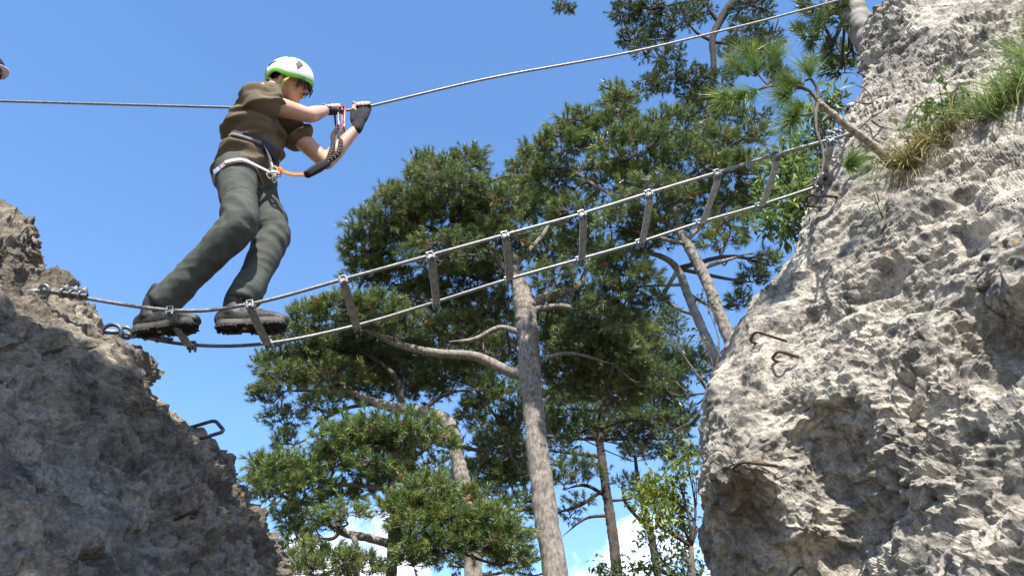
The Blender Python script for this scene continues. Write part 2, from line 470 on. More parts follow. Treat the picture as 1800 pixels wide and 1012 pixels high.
rowsR = np.concatenate([np.linspace(-420, -12, 40), np.arange(-8, 1024, 2.05), np.linspace(1032, 1180, 16)])
colR = np.concatenate([np.linspace(0, .62, 285), np.linspace(.62, 1, 60)[1:]])
silR = [(1640, -420), (1600, -200), (1548, 0), (1520, 60), (1500, 130), (1480, 190), (1466, 250), (1432, 325), (1408, 375), (1384, 425), (1345, 475),
        (1318, 520), (1288, 575), (1262, 625), (1236, 680), (1218, 730), (1206, 785), (1200, 840), (1208, 900), (1226, 960), (1246, 1012), (1290, 1180)]
ctrlR = [(1640, -420, 4.1), (1900, -420, 3.9), (2350, -420, 3.4), (1600, -200, 3.75), (1800, -200, 3.45),
         (1548, 0, 3.45), (1500, 130, 3.32), (1466, 250, 3.16), (1432, 325, 3.22), (1384, 425, 3.3), (1318, 520, 3.3), (1262, 625, 3.2), (1218, 730, 3.12), (1200, 840, 3.12),
         (1226, 960, 3.42), (1246, 1012, 3.48), (1290, 1180, 3.6),
         (1500, 235, 3.02), (1560, 300, 2.98), (1600, 120, 3.12), (1580, 0, 3.3), (1700, 60, 2.95), (1800, 0, 2.95), (1800, 170, 2.66), (1680, 200, 2.82), (1640, 280, 2.80), (1690, 320, 2.62),
         (1460, 360, 3.1), (1540, 400, 2.86), (1500, 420, 3.0), (1450, 440, 3.08), (1620, 420, 2.66), (1720, 400, 2.42), (1800, 330, 2.34),
         (1430, 560, 3.1), (1490, 540, 2.9), (1390, 650, 3.08), (1340, 620, 3.06), (1330, 700, 3.02), (1270, 760, 2.95), (1310, 815, 2.88), (1260, 830, 2.93), (1360, 760, 2.96),
         (1265, 930, 3.32), (1330, 960, 3.20), (1300, 885, 3.08), (1380, 890, 2.98), (1420, 930, 2.94), (1400, 1012, 3.1),
         (1420, 690, 2.87), (1470, 685, 2.83), (1400, 670, 2.97), (1400, 745, 2.95), (1425, 810, 2.97), (1440, 870, 2.99), (1450, 740, 2.91), (1490, 790, 2.95), (1495, 860, 2.98), (1500, 930, 2.98), (1480, 1000, 3.04), (1470, 630, 2.90),
         (1520, 700, 2.70), (1535, 780, 2.70), (1540, 880, 2.76), (1550, 960, 2.70), (1600, 700, 2.54), (1650, 610, 2.5), (1700, 660, 2.4), (1640, 760, 2.5), (1560, 600, 2.7),
         (1745, 570, 2.48), (1770, 640, 2.44), (1790, 500, 2.24), (1800, 720, 2.2), (1730, 740, 2.3), (1620, 925, 2.56), (1660, 870, 2.40), (1700, 930, 2.2), (1570, 850, 2.56),
         (1800, 900, 2.06), (1800, 1012, 2.0), (1640, 1012, 2.3), (1550, 1100, 2.6), (1400, 1180, 3.2), (1800, 1180, 1.95),
         (2350, 0, 2.5), (2350, 500, 1.75), (2350, 1012, 1.45), (2350, 1180, 1.45)]
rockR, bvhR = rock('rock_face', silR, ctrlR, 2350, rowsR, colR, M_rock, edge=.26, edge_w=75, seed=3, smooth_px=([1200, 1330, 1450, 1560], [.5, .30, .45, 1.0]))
tag(rockR, 'tall pale limestone rock face in full sun with iron staples', kind='structure')

rowsL = np.concatenate([np.linspace(-300, 330, 60), np.arange(334, 1024, 2.3), np.linspace(1032, 1180, 14)])
colL = np.concatenate([np.linspace(0, .5, 215), np.linspace(.5, 1, 60)[1:]])
silL = [(-420, -300), (-330, 0), (-160, 200), (-60, 320), (0, 350), (42, 368), (72, 405), (76, 432), (66, 462), (74, 484), (104, 500), (122, 522), (150, 545), (170, 572), (176, 600), (224, 602),
        (264, 624), (278, 654), (274, 682), (290, 704), (312, 722), (345, 738), (374, 758), (404, 790), (430, 832), (456, 882), (478, 925), (492, 960), (506, 1012), (540, 1180)]
ctrlL = [(-420, -300, 3.6), (-900, -300, 2.6), (-330, 0, 3.5), (-160, 200, 3.4), (0, 350, 3.2), (72, 420, 3.12), (60, 470, 3.1), (120, 522, 3.08), (176, 572, 3.12), (262, 640, 3.12), (225, 640, 2.98), (200, 690, 2.92),
         (250, 700, 3.0), (288, 692, 3.2), (345, 738, 3.3), (404, 790, 3.36), (456, 882, 3.4), (506, 1012, 3.4), (540, 1180, 3.4),
         (0, 450, 2.78), (0, 600, 2.5), (80, 560, 2.84), (100, 640, 2.72), (150, 620, 2.9), (60, 750, 2.36), (160, 760, 2.7), (190, 740, 2.86), (230, 760, 2.92), (280, 800, 2.95), (330, 860, 2.9), (300, 900, 2.76), (0, 800, 2.1),
         (380, 900, 3.06), (430, 1000, 3.1), (300, 1012, 2.62), (200, 900, 2.48), (150, 1000, 2.22), (0, 1012, 1.85), (-900, 300, 2.0), (-900, 700, 1.4), (-900, 1180, 1.25), (0, 1180, 1.8), (300, 1180, 2.5), (-400, 500, 1.95), (-400, 900, 1.6)]
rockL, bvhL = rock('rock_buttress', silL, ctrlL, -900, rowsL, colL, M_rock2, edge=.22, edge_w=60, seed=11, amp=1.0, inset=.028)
tag(rockL, 'shaded grey limestone buttress where the bridge begins', kind='structure')

def on_rock(px, py, bvh):
    """where a line of sight meets the rock (slides inwards if the outline is missed)"""
    o = Vector((0, 0, CAMZ)); sg = 1 if bvh is bvhR else -1
    for k in range(40):
        r = ray(px + sg * 3 * k, py + (0 if sg > 0 else 3 * k))
        h = bvh.ray_cast(o, Vector(r).normalized())
        if h[0] is not None and h[0].y < 3.9: break
    n = np.array(h[1]); d = unit(r)
    return np.array(h[0]), (n if n @ d < 0 else -n)

# ------------------------------------------------------------------ pines
GREENS = np.array([(.150, .195, .060), (.170, .205, .058), (.125, .185, .066), (.180, .205, .058), (.105, .155, .062), (.150, .200, .054)])
def tufts(pos, dirs, K=46, ln=.12, shoot=.11, w=.0075, tint=None, r=None, amin=22, amax=68, brown=.012):
    r = r or rng
    T = len(pos); pos = np.asarray(pos); dirs = np.asarray(dirs)
    dirs = dirs / (np.linalg.norm(dirs, axis=1)[:, None] + 1e-9)
    e = r.normal(size=(T, K, 3)); D = dirs[:, None]
    e -= D * (e * D).sum(2)[..., None]; e /= np.linalg.norm(e, axis=2)[..., None] + 1e-9
    a = np.radians(r.uniform(amin, amax, (T, K)))[..., None]
    s = r.uniform(0, 1, (T, K))[..., None]
    a = a * (1.15 - .45 * s)
    nd = D * np.cos(a) + e * np.sin(a)
    base = pos[:, None] + D * s * shoot
    l = ln * r.uniform(.75, 1.2, (T, K))[..., None] * r.uniform(.8, 1.2, (T, 1))[..., None]
    tip = base + nd * l + np.array([0, 0, -1.]) * (.12 * l * l / ln)
    sd = np.cross(nd, r.normal(size=(T, K, 3))); sd /= np.linalg.norm(sd, axis=2)[..., None] + 1e-9
    v = np.stack([base - sd * w / 2, base + sd * w / 2, tip], 2).reshape(-1, 3)
    f = np.arange(T * K * 3).reshape(-1, 3)
    if tint is None:
        c = GREENS[r.integers(0, len(GREENS), T)] * r.uniform(.8, 1.2, (T, 1))
        br = r.random(T) < brown
        c[br] = np.array([.22, .11, .035]) * r.uniform(.7, 1.2, (br.sum(), 1))
    else: c = np.broadcast_to(np.asarray(tint), (T, 3))
    cc = np.repeat(c[:, None], K, 1) * r.uniform(.85, 1.15, (T, K, 1))
    return v, f, np.repeat(cc.reshape(-1, 3), 3, 0)

def trunk_mesh(pts, rad, sides=20, seed=0, knobs=.10):
    n = max(8, int(np.linalg.norm(np.diff(pts, axis=0), axis=1).sum() / max(np.mean(rad) * .5, .02)))
    n = min(int(n * 1.6), 300 if sides > 20 else 90)
    c = catmull(pts, n); R = np.interp(np.linspace(0, 1, n), np.linspace(0, 1, len(rad)), rad)
    v, f = tube(c, R, sides)
    ax = np.repeat(np.concatenate([c[:1], c, c[-1:]]), sides, 0)
    rr = np.repeat(np.concatenate([R[:1], R, R[-1:]]), sides)[:, None]
    q = v / (rr * 1.6)
    k = 1 + knobs * fbm(q * np.array([1, 1, .6]), seed, 3) + .05 * vnoise(q * 3.1, seed + 9) + (.16 * chips(q * np.array([1, 1, .5]), .42, seed + 4) if sides > 20 else 0)
    return ax + (v - ax) * k[:, None], f

def pine(name, label, Y, trunk, limbs, pads, seed, cat='tree', group=None, dens=1.0, bark=None, limb_bark=None, ground=True,
         ln=.112, K=36, tint_mul=(1, 1, 1), droop=0.0, wid=.0125, brown=.010):
    r = np.random.default_rng(seed)
    bark = bark or M_bark; limb_bark = limb_bark or bark
    tp = np.array([P(a[0], a[1], Y + (a[3] if len(a) > 3 else 0)) for a in trunk])
    tr = np.array([pxm(a[2] * .80, p) for a, p in zip(trunk, tp)])
    if ground:
        b = tp[0].copy(); b[2] = -.15; b[0] += (tp[0] - tp[1])[0] / max((tp[0] - tp[1])[2], -50) * 0 + .15
        mid = (b + tp[0]) / 2
        tp = np.vstack([[b], [mid], tp]); tr = np.concatenate([[tr[0] * 1.45, tr[0] * 1.12], tr])
    root = empty(name, (tp[0][0], tp[0][1], max(tp[0][2], 0)), label, cat, group)
    v, f = trunk_mesh(tp, tr, 30, seed)
    build('trunk', v, f, bark, root)
    nodes = [catmull(tp, 60)[20:]]; nrad = []
    for lb in limbs:
        lp = np.array([P(a[0], a[1], Y + (a[3] if len(a) > 3 else 0)) for a in lb])
        lp[1:] += r.normal(0, .03, (len(lp) - 1, 3))
        lr = np.array([pxm(a[2], p) for a, p in zip(lb, lp)])
        lr = lr * .82; lr[-1] *= .3
        v, f = trunk_mesh(lp, lr, 10, seed + 3)
        build('limb', v, f, limb_bark, root)
        nodes.append(catmull(lp, 14))
    SK = np.concatenate(nodes)
    tw = MB(); tpos = []; tdir = []
    for pd in pads:
        px, py, rx, ry = pd[:4]; dn = pd[4] if len(pd) > 4 else 1.0
        dy = pd[5] if len(pd) > 5 else r.uniform(-.5, .5)
        C = P(px, py, Y + dy)
        ax, az = pxm(rx, C), pxm(ry, C); ay = .75 * ax
        A = SK[np.argmin(np.linalg.norm((SK - C) * np.array([1, .5, 1]), axis=1) + .6 * np.clip(SK[:, 2] - C[2], 0, 9))]
        L0 = np.linalg.norm(C - A)
        mid = (A + C) / 2 + r.normal(0, .10 * L0 + .02, 3) + np.array([0, 0, -.08 * L0])
        Cb = C - np.array([0, 0, .35 * az])
        mt = catmull([A, mid, Cb], 8)
        rb = np.clip(.010 + .018 * L0, .012, .055)
        tw.add(*tube(mt, np.linspace(rb, rb * .45, 8), 6))
        nd = []
        for k in range(int(7 + 8 * ax)):
            st = mt[r.integers(3, 8)]
            d = r.normal(size=3); d[2] = abs(d[2]) * .9 - .35 - droop; d = unit(d)
            en = C + d * np.array([ax, ay, az]) * r.uniform(.55, .92)
            m2 = (st + en) / 2 + r.normal(0, .07 * np.linalg.norm(en - st) + .015, 3) + np.array([0, 0, -.06 * np.linalg.norm(en - st)])
            sb = catmull([st, m2, en], 6)
            tw.add(*tube(sb, np.linspace(rb * .42, .006, 6), 3))
            nd.append(sb[1:])
        nd = np.concatenate(nd)
        n = int(dn * dens * 122 * math.pi * ax * az / .4) + 8
        d = r.normal(size=(n, 3)); d[:, 2] = d[:, 2] * .8 + .28 - droop; d /= np.linalg.norm(d, axis=1)[:, None]
        rad = r.uniform(.25, 1.0, n) ** .45 * (1 + .16 * r.normal(size=n))
        lump = 1 + .22 * vnoise(C + d * 2.3, seed)
        q = C + d * (rad * lump)[:, None] * np.array([ax, ay, az])
        idx = np.argmin(((q[:, None] - nd[None]) ** 2).sum(2), 1)
        s = nd[idx]
        far = np.linalg.norm(q - s, axis=1) > .45 * max(ax, .5)
        q[far] = s[far] + (q[far] - s[far]) * .6
        dr = (q - s); dr /= np.linalg.norm(dr, axis=1)[:, None] + 1e-6
        dr = dr * .55 + d * .35 + np.array([0, 0, .55 - 1.2 * droop]) + r.normal(0, .22, (n, 3))
        for a, b in zip(s, q):
            tw.add(*tube([a, b], [.0065, .004], 3, cap=False))
        tpos.append(q); tdir.append(dr)
    tpos = np.concatenate(tpos); tdir = np.concatenate(tdir)
    t_ = tw.out('twigs', M_twig, root); t_['kind'] = 'stuff'
    v, f, c = tufts(tpos, tdir, K, ln, .12, wid, r=r, brown=brown)
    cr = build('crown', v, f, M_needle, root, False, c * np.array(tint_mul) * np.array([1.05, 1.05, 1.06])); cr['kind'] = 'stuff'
    return root, len(tpos)

NT = []
PG = 'black pines behind the bridge'
# A: the big pine with the straight pale trunk
NT.append(pine('pine_tree', 'tallest pine with pale straight trunk forking under the bridge rungs', 13,
    [(978, 1030, 27), (962, 920, 26), (948, 820, 24), (938, 720, 22), (931, 650, 24), (928, 590, 21), (922, 535, 25), (908, 485, 13), (890, 430, 10), (868, 380, 8), (845, 325, 5)],
    [[(932, 662, 14), (885, 642, 12), (830, 624, 10), (768, 621, 9), (700, 606, 8), (660, 590, 6), (615, 572, 4)],
     [(928, 535, 12), (966, 520, 10), (1006, 508, 8), (1026, 486, 6), (1036, 440, 4)],
     [(935, 545, 8), (985, 537, 7), (1025, 548, 5), (1085, 558, 4)],
     [(916, 585, 7), (880, 578, 6), (835, 592, 5), (790, 602, 3)],
     [(912, 500, 8), (855, 440, 6), (780, 405, 5), (700, 385, 4)],
     [(900, 470, 7), (955, 410, 5), (985, 350, 4)],
     [(936, 640, 5), (1000, 622, 4), (1080, 640, 4)],
     [(870, 400, 5), (800, 350, 4), (760, 300, 3)]],
    [(745, 292, 28, 26, 1, 0), (822, 285, 38, 30, 1, 0), (770, 320, 60, 36), (690, 340, 22, 18, 1, 0), (715, 365, 60, 32), (800, 350, 85, 42, 1.1), (660, 400, 48, 28), (760, 395, 85, 36, 1.1),
     (640, 440, 44, 34), (700, 430, 55, 34), (645, 478, 44, 24), (860, 365, 60, 44, 1.1), (880, 420, 55, 36), (770, 445, 70, 28, .8), (930, 300, 38, 34, 1, .6), (910, 350, 50, 40, 1, .5), (800, 500, 60, 40, .9, .8),
     (740, 520, 46, 30, .8, .8), (850, 545, 60, 34, .9, 1), (800, 580, 55, 30, .9, 1), (960, 440, 46, 40, 1, .5), (970, 490, 40, 30, .9), (1040, 450, 44, 34, 1), (1050, 560, 50, 34), (1030, 600, 60, 34),
     (1080, 620, 60, 40, 1.1), (985, 590, 40, 40, .9, 1), (1000, 660, 60, 40, 1.1, 1), (1080, 690, 70, 34, 1.1, 1), (890, 620, 40, 24, .6, 1), (600, 545, 60, 26, 1.1, -.4), (545, 560, 44, 24, 1.1, -.4), (660, 545, 60, 30, 1.1, -.4), (700, 565, 40, 22, 1, -.4), (1120, 600, 50, 34, 1, 1), (1140, 660, 40, 34, 1, 1), (960, 560, 36, 36, 1, 1.2), (880, 480, 40, 36, .9, 1), (830, 460, 60, 34, 1, 1), (950, 370, 44, 34, 1, .8), (690, 490, 44, 28, .9, .6), (1010, 530, 44, 28, 1, .8)], 21, group=PG))
# B: the pine whose trunk bends sharply to the left
NT.append(pine('pine_tree', 'pine whose trunk bends sharply sideways below a dark flat crown', 14.0,
    [(832, 1030, 19), (828, 940, 18), (818, 865, 17), (804, 805, 15), (797, 765, 17), (778, 735, 15), (738, 723, 13), (692, 716, 11), (650, 704, 9), (610, 684, 7), (588, 660, 5)],
    [[(706, 716, 7), (702, 665, 6), (655, 622, 5), (600, 600, 3)], [(640, 702, 5), (560, 690, 4), (490, 690, 3)], [(606, 682, 5), (560, 640, 4), (505, 605, 3)], [(740, 722, 5), (790, 690, 4), (840, 690, 3)],
     [(800, 780, 5), (850, 790, 4), (900, 780, 3)], [(668, 708, 4), (600, 725, 4), (560, 745, 4), (540, 770, 3)], [(812, 790, 4), (795, 797, 4), (775, 800, 3)]],
    [(520, 600, 50, 28), (480, 645, 38, 30), (465, 695, 32, 18), (540, 650, 50, 34, .9), (600, 610, 54, 28), (590, 660, 50, 30, .8), (650, 640, 54, 34, .9, .4), (720, 630, 54, 34, .9, .6), (700, 680, 40, 24, .7, .5), (780, 660, 46, 36, .9, .5),
     (830, 650, 30, 30, .8, .5), (500, 735, 36, 18, .9), (560, 715, 46, 22, .7), (620, 690, 40, 20, .5), (500, 775, 26, 14, .9), (830, 735, 26, 40, .9), (850, 690, 30, 34, .8), (880, 790, 50, 26, 1.1, 1), (860, 835, 40, 24, 1.1, 1), (910, 745, 34, 34, 1, 1.2), (895, 840, 36, 30, 1, 1.2), (690, 605, 60, 26, 1, 2.6), (640, 585, 50, 24, 1), (760, 600, 50, 28, 1, 2.6), (850, 600, 40, 30, 1, 2.6), (570, 625, 50, 28, 1), (640, 680, 50, 22, .8, .5), (500, 665, 40, 26, .9), (740, 690, 44, 22, .8, .6)], 22, group=PG, limb_bark=M_bark2, tint_mul=(.95, .95, .95)))
# C: lower pine at the left with a long crooked limb
NT.append(pine('pine_tree', 'low bushy pine with a long crooked limb beside the grey rock', 12.3,
    [(687, 1030, 12), (690, 960, 12), (693, 905, 10), (690, 855, 9), (698, 815, 7), (684, 772, 4)],
    [[(684, 955, 9), (645, 944, 9), (608, 925, 8), (588, 902, 7), (550, 884, 6), (515, 876, 5), (480, 858, 3)], [(690, 860, 6), (640, 852, 5), (590, 852, 4), (560, 850, 2)], [(694, 905, 5), (750, 905, 4), (810, 890, 3)],
     [(604, 925, 5), (575, 940, 4), (538, 938, 3)], [(696, 820, 5), (725, 800, 3), (750, 790, 2)], [(690, 960, 4), (740, 975, 4), (800, 968, 3)]],
    [(650, 760, 70, 28, 1.2), (590, 778, 46, 28, 1.2), (720, 765, 60, 30, 1.2), (660, 795, 90, 26, 1.1), (770, 785, 30, 24), (570, 815, 40, 22), (470, 820, 36, 22, 1.2), (510, 830, 44, 28, 1.2), (450, 848, 22, 22, 1.1), (490, 862, 50, 26, 1.1),
     (545, 850, 40, 24), (600, 875, 46, 22, .9, .5), (540, 900, 40, 16, .8, .5), (650, 855, 36, 16, .8, .6), (700, 895, 40, 26, 1.2, -.4), (750, 900, 46, 28, 1.2, -.4), (730, 935, 60, 26, 1.2, -.4), (800, 920, 50, 24, 1.2, -.4), (860, 915, 46, 30, 1.2, -.4), (895, 945, 36, 24, 1.2, -.4),
     (760, 965, 50, 22, 1.1, -.4), (840, 960, 50, 22, 1.1, -.4), (720, 985, 34, 22, 1.1, -.4), (690, 840, 50, 20, 1), (760, 858, 50, 22, 1), (640, 822, 50, 18, 1), (820, 880, 40, 22, 1), (600, 905, 40, 14, .8), (900, 980, 40, 20, 1), (560, 925, 34, 14, .8)], 23, group=PG, K=38, tint_mul=(1.05, 1.08, .95)))
NT.append(pine('pine_tree', 'slender young pine low down behind the shaded rock', 12,
    [(625, 1040, 7), (625, 985, 7), (624, 950, 6), (605, 930, 4)], [[(625, 1000, 4), (560, 985, 3)]],
    [(545, 975, 34, 20), (520, 945, 24, 22), (590, 990, 44, 20), (540, 1005, 50, 20), (640, 1000, 40, 20), (610, 985, 20, 16), (505, 915, 16, 16)], 24, group=PG, K=38))
# D: thin dark pines far right
NT.append(pine('pine_tree', 'dark dense pine filling the gaps furthest back behind the straight trunk', 20,
    [(965, 1030, 9), (955, 900, 9), (945, 760, 8), (935, 600, 6), (930, 500, 4)], [[(945, 740, 5), (860, 690, 4), (760, 650, 3)], [(943, 700, 5), (1020, 650, 4), (1120, 610, 3)], [(940, 640, 4), (860, 580, 4), (780, 540, 3)]],
    [(620, 620, 60, 34), (700, 650, 60, 34), (690, 590, 54, 30), (790, 560, 60, 36), (780, 640, 60, 36), (860, 640, 50, 40), (750, 520, 50, 30), (870, 560, 50, 36), (890, 700, 44, 34), (870, 770, 44, 34), (920, 820, 40, 30), (1000, 610, 54, 40), (1080, 600, 60, 40), (1160, 570, 44, 34), (1000, 720, 50, 34), (1150, 690, 54, 40), (1080, 740, 60, 30), (1190, 630, 40, 34), (560, 680, 44, 30), (840, 870, 40, 26), (1180, 760, 40, 34), (980, 780, 36, 30), (780, 830, 50, 34), (750, 880, 50, 30), (690, 830, 50, 30), (880, 940, 50, 34), (910, 890, 36, 30), (900, 990, 44, 26), (800, 980, 40, 24)], 32, group=PG, bark=M_bark2, tint_mul=(.72, .78, .8), wid=.022, K=18, dens=.62))
NT.append(pine('pine_tree', 'thin grey-trunked pine with bare spreading boughs against the white cloud', 17,
    [(1087, 1030, 12), (1076, 930, 11), (1066, 865, 10), (1058, 805, 9), (1054, 765, 8), (1060, 700, 7), (1054, 640, 5)],
    [[(1060, 803, 5), (1012, 796, 4), (960, 792, 3)], [(1056, 752, 4), (1110, 742, 4), (1165, 752, 3)], [(1068, 905, 4), (1026, 912, 3), (985, 940, 2)], [(1066, 872, 4), (1030, 853, 4), (990, 862, 2)], [(1058, 722, 4), (1000, 715, 3)],
     [(1062, 860, 4), (1020, 890, 4), (970, 902, 4)], [(1068, 880, 3), (1110, 875, 3), (1140, 850, 2)], [(1058, 690, 4), (1110, 660, 3), (1160, 640, 3)]],
    [(1020, 755, 46, 18), (1005, 820, 40, 18, .9), (985, 845, 30, 14, .8), (1090, 700, 60, 28), (1130, 650, 50, 32), (1010, 690, 50, 26), (1180, 690, 30, 34, .8), (1150, 735, 36, 16, .8), (1020, 880, 26, 10, .6), (1000, 905, 26, 10, .5), (1120, 590, 40, 34, .9), (1170, 640, 30, 30, .8),
     (1100, 745, 50, 18, .8), (1130, 790, 36, 16, .7), (1050, 650, 60, 26), (960, 740, 36, 26, 1), (970, 700, 36, 26, 1), (1040, 830, 30, 14, .6), (1150, 690, 50, 34, 1), (1190, 740, 40, 26, 1), (1190, 800, 40, 24, .8), (1110, 770, 40, 16, .8), (1230, 640, 40, 30, .9), (1080, 655, 60, 30, 1)], 25, group=PG, bark=M_bark2, tint_mul=(.8, .85, .95), dens=.8))
NT.append(pine('pine_tree', 'spindly pine stem half hidden by the yellow-green bush', 15,
    [(1158, 1030, 8), (1146, 950, 8), (1132, 890, 7), (1122, 845, 5), (1116, 800, 3)], [[(1140, 930, 4), (1105, 890, 4), (1090, 850, 2)]],
    [(1115, 800, 22, 12, .7), (1100, 850, 20, 10, .7), (1130, 870, 24, 12, .6)], 26, group=PG, bark=M_bark2, dens=.8))
# E: two leaning trunks beside the sunlit rock
NT.append(pine('pine_tree', 'pine with stout leaning trunk emerging from behind the sunlit rock, wide crown', 10.5,
    [(1330, 700, 15), (1285, 600, 14), (1262, 545, 13), (1240, 490, 12), (1214, 440, 11), (1195, 405, 9), (1180, 345, 6), (1165, 280, 4)],
    [[(1198, 410, 6), (1130, 370, 5), (1060, 330, 4), (1000, 290, 3)], [(1205, 425, 5), (1250, 380, 5), (1310, 330, 3)], [(1180, 345, 5), (1230, 300, 4), (1280, 260, 3)], [(1180, 340, 4), (1120, 270, 4), (1090, 200, 3)],
     [(1238, 470, 5), (1275, 460, 4), (1330, 440, 3)], [(1210, 430, 5), (1150, 420, 4), (1080, 400, 3)]],
    [(1090, 190, 34, 26, 1.1, 0), (1060, 230, 54, 32, 1.1), (985, 255, 44, 30, 1.1, 0), (1010, 220, 40, 26, 1, 0), (1180, 225, 50, 28, 1.1), (1250, 255, 54, 30, 1.1), (1120, 265, 70, 34, 1.1), (1200, 300, 80, 34, 1.1), (1300, 300, 44, 36, 1.1), (1320, 350, 36, 34), (1060, 320, 60, 34),
     (1150, 350, 70, 30), (1240, 360, 60, 30), (965, 320, 44, 34, 1, .4), (1000, 380, 44, 30, 1, .4), (1290, 400, 44, 20), (1330, 240, 26, 22, 1, 0), (1080, 150 + 15, 16, 20, 1, 0), (940, 270, 26, 20, 1, .4), (1090, 390, 50, 24), (1180, 400, 44, 16, .7), (1260, 425, 40, 12, .7)], 27, group=PG, K=38, tint_mul=(1.08, 1.08, 1.0)))
NT.append(pine('pine_tree', 'second leaning pine, thinner and twisted, close by the sunlit rock', 11,
    [(1300, 700, 11), (1258, 625, 10), (1232, 572, 10), (1208, 515, 9), (1192, 475, 8), (1165, 452, 6), (1110, 438, 4)],
    [[(1192, 472, 5), (1172, 520, 0.1 + 4), (1190, 545, 4)], [(1225, 555, 4), (1190, 545, 4), (1170, 520, 3), (1150, 505, 3)], [(1200, 500, 4), (1140, 505, 3), (1085, 510, 3)], [(1140, 446, 4), (1120, 500, 3), (1080, 560, 2)]],
    [(1090, 470, 50, 30), (1020, 425, 36, 24), (1130, 425, 44, 30), (1070, 520, 44, 30), (1130, 490, 36, 26, .8), (1100, 560, 40, 24, .8), (1150, 530, 24, 18, .7), (1320, 490, 26, 20, .8, .6), (1350, 460, 20, 20, .8, .6), (1300, 530, 22, 16, .7, .6)], 28, group=PG, bark=M_bark3))
# F: tall pine rooted behind the sunlit rock, bough hanging into the top of the view, bark and needles toned dark as if backlit
NT.append(pine('pine_tree', 'dark drooping pine bough hanging across the hand cable, high up', 13,
    [(1800, 700, 16), (1760, 400, 16), (1710, 100, 15), (1660, -150, 13), (1600, -330, 10)],
    [[(1660, -150, 11), (1500, -170, 10), (1380, -100, 10), (1292, 0, 9), (1264, 42, 8), (1255, 75, 7), (1256, 120, 6), (1248, 165, 5), (1232, 212, 4)], [(1264, 42, 5), (1246, 20, 4), (1236, 0, 4), (1170, -30, 3)], [(1256, 75, 4), (1225, 60, 3), (1205, 30, 2)],
     [(1255, 75, 4), (1300, 78, 4), (1340, 80, 3), (1370, 110, 2)], [(1240, 0, 4), (1190, 5, 3), (1150, 15, 3), (1110, 10, 2)], [(1190, 5, 3), (1175, 60, 3), (1165, 110, 2), (1150, 145, 2)], [(1292, 0, 4), (1340, 15, 3), (1370, 30, 2)], [(1170, -30, 4), (1080, -40, 3), (1000, -20, 2)]],
    [(1100, 20, 26, 22, .8), (1140, 25, 30, 20, .7), (1110, 65, 22, 18, .7), (1160, 60, 26, 24, .6), (1180, 100, 24, 20, .6), (1130, 90, 20, 16, .5), (1170, 140, 36, 18, .7), (1140, 155, 22, 14, .7), (1200, 30, 26, 22, .5), (1230, 20, 26, 18, .5), (1320, 20, 40, 20, .6), (1310, 60, 36, 20, .5), (1350, 70, 28, 16, .7),
     (1340, 100, 34, 18, .6), (1365, 130, 18, 22, .7), (1290, 90, 26, 16, .5), (1225, 135, 26, 20, .6), (1270, 140, 20, 20, .5), (1240, 185, 36, 20, .9), (1280, 200, 30, 16, .9), (1335, 208, 24, 8, .8), (1225, 165, 26, 18, .7), (985, 12, 10, 10, .7), (1003, 18, 8, 8, .7)], 29, group=PG, bark=M_bark_shade, ln=.085, K=32, tint_mul=(.50, .55, .56), droop=.1, dens=2.1))
# G: pale trunk on top of the sunlit rock
NT.append(pine('pine_tree', 'pale smooth pine trunk leaning out over the top of the sunlit rock', 5.0,
    [(1640, 330, 38), (1580, 180, 36), (1545, 100, 34), (1510, 40, 30), (1480, -20, 26), (1440, -140, 22), (1400, -260, 16)],
    [[(1500, 20, 7), (1470, 15, 5), (1440, 20, 4), (1415, 12, 2)], [(1470, -40, 6), (1440, 30, 4), (1430, 60, 2)]],
    [(1440, 20, 36, 18, 1.0, 0), (1430, 62, 24, 20, .9, 0), (1478, 118, 24, 16, .9, .8), (1490, 40, 12, 10, .8, 0), (1450, 95, 14, 10, .7, .4), (1500, 100, 16, 10, .8, .8)], 30, group=PG, bark=M_bark3, ground=False, K=38, tint_mul=(.85, .9, .85)))
def W(x, y, z, r=.1, Y0=0.0):
    p = np.array([x, y, z]); d = depth(p); u = ((z - CAMZ) * cP - y * sP) / d
    return (900 + F * x / d, 506 - F * u, r * F / d, y - Y0)
def Wp(x, y, z, rx, rz, dn, Y0=0.0):
    a = W(x, y, z, 1, Y0); return (a[0], a[1], rx * a[2], rz * a[2], dn, a[3])
NT.append(pine('pine_tree', 'unseen pine added out of view so its crown shades the grey buttress', 0.0,
    [W(-3.9, -.7, 3.9, .15), W(-3.85, -.6, 4.6, .13), W(-3.75, -.5, 5.4, .10), W(-3.7, -.45, 6.0, .06)],
    [[W(-3.85, -.6, 4.8, .07), W(-3.0, -.1, 5.5, .06), W(-2.2, .3, 5.8, .04), W(-1.6, .6, 5.9, .03)], [W(-3.8, -.6, 5.0, .06), W(-3.2, .4, 5.6, .05), W(-2.6, .9, 5.7, .03)]],
    [Wp(x, y, z, .55, .26, 1.9) for x, y, z in [(-1.14, 0.72, 6.0), (-1.62, 0.35, 6.0), (-1.77, 0.75, 5.65), (-2.22, 0.5, 6.1), (-2.27, 0.08, 5.9), (-2.72, 0.7, 5.9), (-2.92, 0.1, 6.1), (-1.42, 0.68, 5.6), (-2.12, 0.85, 5.5), (-3.42, 0.3, 6.1), (-1.27, 0.1, 5.7), (-1.92, -0.35, 5.6), (-1.82, 0.6, 5.55), (-1.02, -0.2, 5.7), (-1.47, -0.3, 5.9), (-0.82, 0.2, 5.8), (-0.77, 0.55, 5.65), (-1.82, 0.45, 6.2), (-1.12, 0.4, 5.5)]],
    31, group=PG, wid=.024, K=20))  # pine added outside the view, crown laid out to shade the buttress
print('tufts', [n for _, n in NT])

